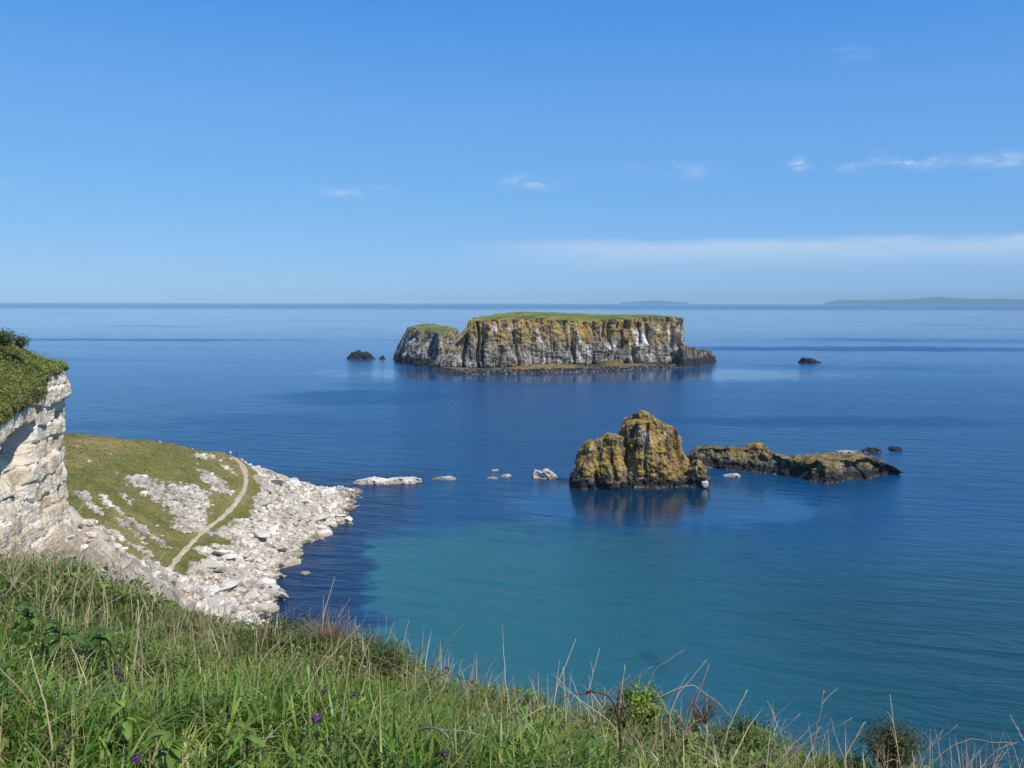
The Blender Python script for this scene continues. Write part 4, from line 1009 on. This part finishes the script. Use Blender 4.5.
# broad-leaved weeds
def weed(px, py, nleaf_, ls, h, cols, label, seed, group='broad leaved weeds in the grass'):
    nleaf = nleaf_ * 2 + 2; rng = np.random.default_rng(seed); b = bank_hit(px, py); r = empty('leafy_weed', b); tag(r, label, 'weed', group)
    V, Fc = tube([b - [0, 0, .03], b + [.01, 0, h * .6], b + [.015, -.01, h]], (.004, .002), 5); mb = MB(); mb.add(V, Fc, (.08, .12, .03)); link('stem', mb.mesh('stem'), M['leaf'], r)
    for k in range(nleaf):
        a = rng.uniform(0, 6.28); base = b + np.array([.005, 0, h * rng.uniform(.55, 1.)]); dr = np.array([math.cos(a), math.sin(a), rng.uniform(.1, .7)]); L_n = ls * rng.uniform(.45, 1.0)
        sd = np.array([-math.sin(a), math.cos(a), 0]); rows = []
        for t_ in np.linspace(0, 1, 8):
            c = base + dr * L_n * t_ + np.array([0, 0, -.55 * L_n * t_ * t_]); w = L_n * .22 * math.sin(math.pi * min(1, .06 + t_ * .94)) ** .8 * (1 + .12 * math.sin(t_ * 22))
            rows.append([c - sd * w + [0, 0, w * .35], c, c + sd * w + [0, 0, w * .35]])
        Gq = np.array(rows); tn = tints(1, cols, rng, .3)[0] * np.array([[.8, .85, 1.]] * 24) * np.tile([1., 1.35, 1.], 8)[:, None]
        link('leaf', grid_mesh('leaf', Gq, False, True, {'tint': tn}), M['leaf'], r)
br = [(.20, .28, .04), (.16, .25, .04)]; mg = [(.09, .16, .03), (.11, .19, .035)]
weed(125, 752, 4, .09, .2, br, 'bright lettuce green weed with few broad leaves at lower left', 61)
weed(6, 712, 5, .12, .2, mg, 'broad leaved weed cut by the left edge of the photo', 62)
weed(245, 782, 5, .09, .2, br, 'bright broad leaved weed at the bottom edge left of centre', 63)
weed(172, 784, 5, .09, .2, br, 'bright broad leaved weed at the bottom edge below the bright lettuce green one', 64)
weed(60, 668, 6, .13, .24, mg, 'large dark green weed with drooping leaves under the pale twin stalk', 65)
weed(100, 668, 5, .11, .22, mg, 'mid green weed with broad leaves right of the large drooping one', 66)
weed(28, 640, 5, .10, .2, mg, 'dark leaved weed high at the left before the cliff', 67)
weed(590, 772, 6, .06, .16, br, 'bright small weed at bottom centre below the bramble arch', 68)
weed(690, 768, 6, .05, .16, br, 'bright small weed at the bottom edge below the dead bush', 69)

# purple flowers
t = NT('purple_petal'); t.bsdf(t.attr('tint', 'Color'), .7, None, .2); M['petal'] = t.id
def flower(px, py, label, seed, s=.02):
    rng = np.random.default_rng(seed); c = bank_hit(px, py + 34); top = at_y(px, py, c[1] - .05)
    r = empty('purple_flower', c); tag(r, label, 'flower', 'purple flowers in the grass')
    mb = MB(); V, Fc = tube([c - [0, 0, .05], (c + top) / 2 + [.01, 0, 0], top], (.002, .0015), 4); mb.add(V, Fc, (.06, .1, .03)); link('stem', mb.mesh('stem'), M['leaf'], r)
    n = 70; d = rng.normal(size=(n, 3)); d /= np.linalg.norm(d, axis=1)[:, None]
    V, L, Z_, A = leaves(top + d * s * .5, np.full(n, s * .8), d, tints(n, [(.14, .05, .17), (.2, .08, .2), (.07, .03, .09)], rng), rng, .5)
    link('flower_head', mesh_np('flower_head', V, L, Z_, True, {'tint': A}), M['petal'], r)
flower(118, 672, 'pinkish purple flower head in the left grass', 1, .017)
flower(316, 718, 'deep purple flower head, darkest and largest in the grass', 2, .026)
flower(324, 691, 'small greyish purple flower above the largest purple one', 3, .015)
flower(137, 758, 'mauve flower head near the bottom edge at left', 4, .018)
flower(354, 694, 'faint purple flower under the dark green shrub', 5, .014)
flower(444, 753, 'purple flower beside the low grey bramble arch', 6, .016)

# ------------------------------------------------------------------ two walkers at the top of the path
def walker(px, Y, topcol, legcol, haircol, label, seed, face):
    x = at_y(px, 456, Y)[0]; z = float(hz(x, Y)) + .02
    d = abs(np.hypot(PP[:, 0] - x, PP[:, 1] - Y)).min()
    r = empty('person', (x, Y, z)); tag(r, label, 'person', None); r.rotation_euler = (0, 0, 0)
    J = {'pel': (0, 0, .95), 'ch': (0, 0, 1.25), 'nk': (0, 0, 1.48), 'hd': (0, .01, 1.6), 'ht': (0, .0, 1.70),
         'sl': (-.18, 0, 1.40), 'el': (-.25, .02, 1.13), 'wl': (-.24, -.05, .88), 'hl': (-.24, -.07, .80), 'sr': (.18, 0, 1.40), 'er': (.25, .02, 1.13), 'wr': (.24, -.05, .88), 'hr': (.24, -.07, .80),
         'tl': (-.10, 0, .90), 'kl': (-.11, -.10, .50), 'al': (-.11, -.08, .09), 'fl': (-.12, -.24, .03), 'tr': (.10, 0, .90), 'kr': (.11, .04, .50), 'ar': (.11, .14, .09), 'fr': (.12, .0, .03)}
    RR = dict(pel=.15, ch=.16, nk=.06, hd=.095, ht=.09, sl=.07, el=.045, wl=.033, hl=.04, sr=.07, er=.045, wr=.033, hr=.04, tl=.095, kl=.06, al=.04, fl=.04, tr=.095, kr=.06, ar=.04, fr=.04)
    Ed = [('pel', 'ch'), ('ch', 'nk'), ('nk', 'hd'), ('hd', 'ht'), ('ch', 'sl'), ('sl', 'el'), ('el', 'wl'), ('wl', 'hl'), ('ch', 'sr'), ('sr', 'er'), ('er', 'wr'), ('wr', 'hr'), ('pel', 'tl'), ('tl', 'kl'), ('kl', 'al'), ('al', 'fl'), ('pel', 'tr'), ('tr', 'kr'), ('kr', 'ar'), ('ar', 'fr')]
    ks = list(J); me = bpy.data.meshes.new('body'); me.from_pydata([J[k] for k in ks], [(ks.index(a), ks.index(b)) for a, b in Ed], [])
    o = bpy.data.objects.new('body', me); COL.objects.link(o)
    md = o.modifiers.new('s', 'SKIN'); sk_ = me.skin_vertices[0].data
    for i, k in enumerate(ks): sk_[i].radius = (RR[k], RR[k]); sk_[i].use_root = (k == 'pel')
    o.modifiers.new('d', 'SUBSURF').levels = 2
    dg = bpy.context.evaluated_depsgraph_get(); nm = bpy.data.meshes.new_from_object(o.evaluated_get(dg)); o.modifiers.clear(); o.data = nm
    def mk(c, nme):
        t = NT(nme); t.bsdf(c, .8, None, .2); return t.id
    nm.materials.clear()
    for c, nme in (((.5, .33, .25), 'skin'), (topcol, 'jacket_cloth'), (legcol, 'trouser_cloth')): nm.materials.append(mk(c, nme))
    for p in nm.polygons:
        c = p.center; p.use_smooth = True
        p.material_index = 0 if (c.z > 1.5 or (abs(c.x) > .19 and c.z < .9)) else (1 if c.z > .92 else 2)
    o.parent = r
    bmh = bmesh.new(); bmesh.ops.create_uvsphere(bmh, u_segments=14, v_segments=10, radius=.115); bmesh.ops.translate(bmh, vec=(0, .025, 1.67), verts=bmh.verts)
    hm = bpy.data.meshes.new('hair'); bmh.to_mesh(hm); bmh.free(); hm.materials.append(mk(haircol, 'hair')); ho = bpy.data.objects.new('hair', hm); COL.objects.link(ho); ho.parent = r
    r.rotation_euler = (0, 0, face)
walker(230.6, 259.5, (.75, .78, .8), (.3, .3, .38), (.1, .07, .05), 'person in a white top and grey trousers walking at the top of the headland path', 1, .4)
walker(236.6, 257.5, (.02, .02, .03), (.06, .045, .03), (.03, .02, .02), 'person dressed in dark clothes walking just right of the one in white', 2, -.3)

# ------------------------------------------------------------------ far land and air
def far_land(name, px0, px1, prof, Y, label):
    a, b = at_y(px0, 303, Y)[0], at_y(px1, 303, Y)[0]
    xs_ = np.linspace(a, b, 240); v = np.linspace(-1, 1, 24)
    pr = np.interp(np.linspace(px0, px1, 240), [q[0] for q in prof], [q[1] for q in prof]) * Y / F
    G = np.zeros((24, 240, 3)); G[..., 0] = xs_; G[..., 1] = Y + v[:, None] * 900
    f3 = G.reshape(-1, 3); nn = fbm(f3, .0009, 4).reshape(24, 240)
    G[..., 2] = (pr[None] + CAMZ * (pr[None] > .1)) * np.clip(1 - v[:, None] ** 2, 0, 1) * (1 + .08 * nn) - 3
    tag(link(name, grid_mesh(name, G), M['far']), label, 'hills', kind='structure')
far_land('distant_hills', 828, 1250, [(828, 0), (838, 2.6), (850, 3.2), (880, 3.0), (905, 3.6), (925, 5.2), (940, 6.4), (952, 5.2), (975, 4.2), (1000, 4.6), (1024, 3.8), (1100, 4.4), (1180, 3.), (1250, 0)], 33000, 'low hazy blue land along the horizon at the right')
far_land('distant_hill', 622, 686, [(622, 0), (638, .9), (655, 2.2), (668, 1.2), (686, 0)], 34500, 'faint hazy hump on the horizon behind the large island')

t = NT('sea_air'); v = t.n('ShaderNodeVolumePrincipled'); t.set(v.inputs['Color'], (.53, .82, 1.0)); v.inputs['Density'].default_value = 3.6e-5
v.inputs['Anisotropy'].default_value = -.28; t.out(v.outputs[0], 'Volume')
bm = bmesh.new(); bmesh.ops.create_cube(bm, size=1); me = bpy.data.meshes.new('haze'); bm.to_mesh(me); bm.free()
o = link('haze', me, t.id); o.scale = (75000, 75000, 347); o.location = (0, 0, 347 / 2 - 7)
tag(o, 'thin blue sea haze filling the air to the horizon', 'haze', kind='stuff')

# ------------------------------------------------------------------ sky, sun
SUN_EL, SUN_AZ = R(49), R(134)                    # azimuth from +Y toward +X
w = bpy.data.worlds.new('World'); S.world = w; t = NT(world=w)
sky = t.n('ShaderNodeTexSky', sky_type='NISHITA'); sky.sun_disc = False; sky.sun_elevation = SUN_EL; sky.sun_rotation = SUN_AZ
sky.altitude = 0; sky.air_density = 1.0; sky.dust_density = 0; sky.ozone_density = 6
tc = t.n('ShaderNodeTexCoord').outputs['Generated']; X, Y, Z = t.xyz(tc)
az = t.math('MULTIPLY', t.math('ARCTAN2', X, Y), 180 / math.pi); el = t.math('MULTIPLY', t.math('ARCSINE', Z), 180 / math.pi)
cv = t.n('ShaderNodeCombineXYZ'); t.set(cv.inputs[0], az); t.set(cv.inputs[1], el)
cn = t.noise(t.vmul(cv.outputs[0], (.55, 1.6, 1)), 1., 5, .62, .5); cn2 = t.noise(t.vmul(cv.outputs[0], (.09, .7, 1)), 1., 5, .6, .3)
tot = None
def skyang(px, py):
    d = ray(px, py); return math.degrees(math.atan2(d[0], d[1])), math.degrees(math.atan2(d[2], math.hypot(d[0], d[1])))
for (px, py, wx, wy, k) in ((530, 182, 1.7, .42, .55), (800, 164, .55, .35, .8), (850, 168, 1.0, .25, .75), (916, 162, 1.5, .34, .95), (1002, 160, 1.6, .34, 1.0), (342, 193, 1.2, .3, .5), (383, 191, .7, .28, .6), (690, 170, 1.4, .5, .3), (640, 168, .9, .3, .25), (848, 55, 1.3, .4, .22), (878, 157, .5, .4, .35), (1090, 165, 2.4, .4, .8), (-60, 180, 2.2, .4, .6)):
    a0_, e0_ = skyang(px, py)
    da = t.math('DIVIDE', t.math('SUBTRACT', az, a0_), wx); de = t.math('DIVIDE', t.math('SUBTRACT', el, e0_), wy)
    r2 = t.math('ADD', t.math('MULTIPLY', da, da), t.math('MULTIPLY', de, de))
    mm = t.math('MULTIPLY', t.math('POWER', 2.718, t.math('MULTIPLY', r2, -1.)), k)
    tot = mm if tot is None else t.math('MAXIMUM', tot, mm)
puff = t.math('MULTIPLY', tot, t.step(cn, .36, .72))
_, eb = skyang(800, 247)
db = t.math('SUBTRACT', el, t.math('ADD', eb, t.math('MULTIPLY', t.math('SUBTRACT', cn2, .5), .9)))
band = t.math('MULTIPLY', t.step(db, .75, .1), t.step(db, -1.9, .2)); band = t.math('MULTIPLY', band, t.step(az, -6, 8))
band = t.math('MULTIPLY', band, t.step(cn2, .25, .55, .5, 1.))
low = t.math('MULTIPLY', t.step(el, 20, 10), .07)
SKYK = dict(cloud=(7.8, 8.4, 9.3))
rgb = t.n('ShaderNodeSeparateColor'); t.set(rgb.inputs[0], sky.outputs[0])
gr = [t.math('MULTIPLY', t.math('POWER', t.math('DIVIDE', rgb.outputs[i], d_), g_), k_) for i, (d_, g_, k_) in enumerate(((6.31, .85, 2.75), (7.43, .52, 5.3), (6.69, .25, 8.5)))]
cc = t.n('ShaderNodeCombineColor')
for i in range(3): t.set(cc.inputs[i], gr[i])
clear = t.mix(t.step(el, 18, 50), cc.outputs[0], t.mix(1., sky.outputs[0], (1.3, 1.3, 1.3), 'MULTIPLY'))
clear = t.mix(low, clear, SKYK['cloud'])
c = t.mix(t.math('MULTIPLY', puff, .75), clear, SKYK['cloud'])
c = t.mix(t.math('MULTIPLY', band, .42), c, SKYK['cloud'])
bg = t.n('ShaderNodeBackground'); t.set(bg.inputs[0], c); bg.inputs[1].default_value = .10; t.out(bg.outputs[0])

sl = bpy.data.lights.new('sun', 'SUN'); sl.energy = 4.6; sl.angle = R(.55); sl.color = (1., .95, .87)
so_ = bpy.data.objects.new('sun', sl); COL.objects.link(so_)
dvec = Vector((math.sin(SUN_AZ) * math.cos(SUN_EL), math.cos(SUN_AZ) * math.cos(SUN_EL), math.sin(SUN_EL)))
so_.rotation_euler = dvec.to_track_quat('Z', 'Y').to_euler(); so_.location = dvec * 100 + Vector((0, 0, 60))

cam = bpy.data.cameras.new('camera'); cam.sensor_width = 36; cam.lens = F / 1024 * 36; cam.clip_start = .05; cam.clip_end = 120000
co = bpy.data.objects.new('camera', cam); COL.objects.link(co); co.location = (0, 0, CAMZ)
co.rotation_euler = (Matrix.Rotation(math.pi / 2 - PITCH, 3, 'X') @ Matrix.Rotation(ROLL, 3, 'Z')).to_euler()
S.camera = co
S.view_settings.view_transform = 'Standard'; S.view_settings.look = 'None'; S.view_settings.exposure = 0; S.view_settings.gamma = 1
try: S.view_settings.use_curve_mapping = False
except Exception: pass
S.render.engine = 'CYCLES'; cy = S.cycles; cy.max_bounces = 6; cy.diffuse_bounces = 2; cy.glossy_bounces = 3; cy.transmission_bounces = 3; cy.transparent_max_bounces = 4; cy.volume_bounces = 0
cy.use_denoising = True; cy.use_adaptive_sampling = True; cy.adaptive_threshold = .01; cy.caustics_reflective = False; cy.caustics_refractive = False
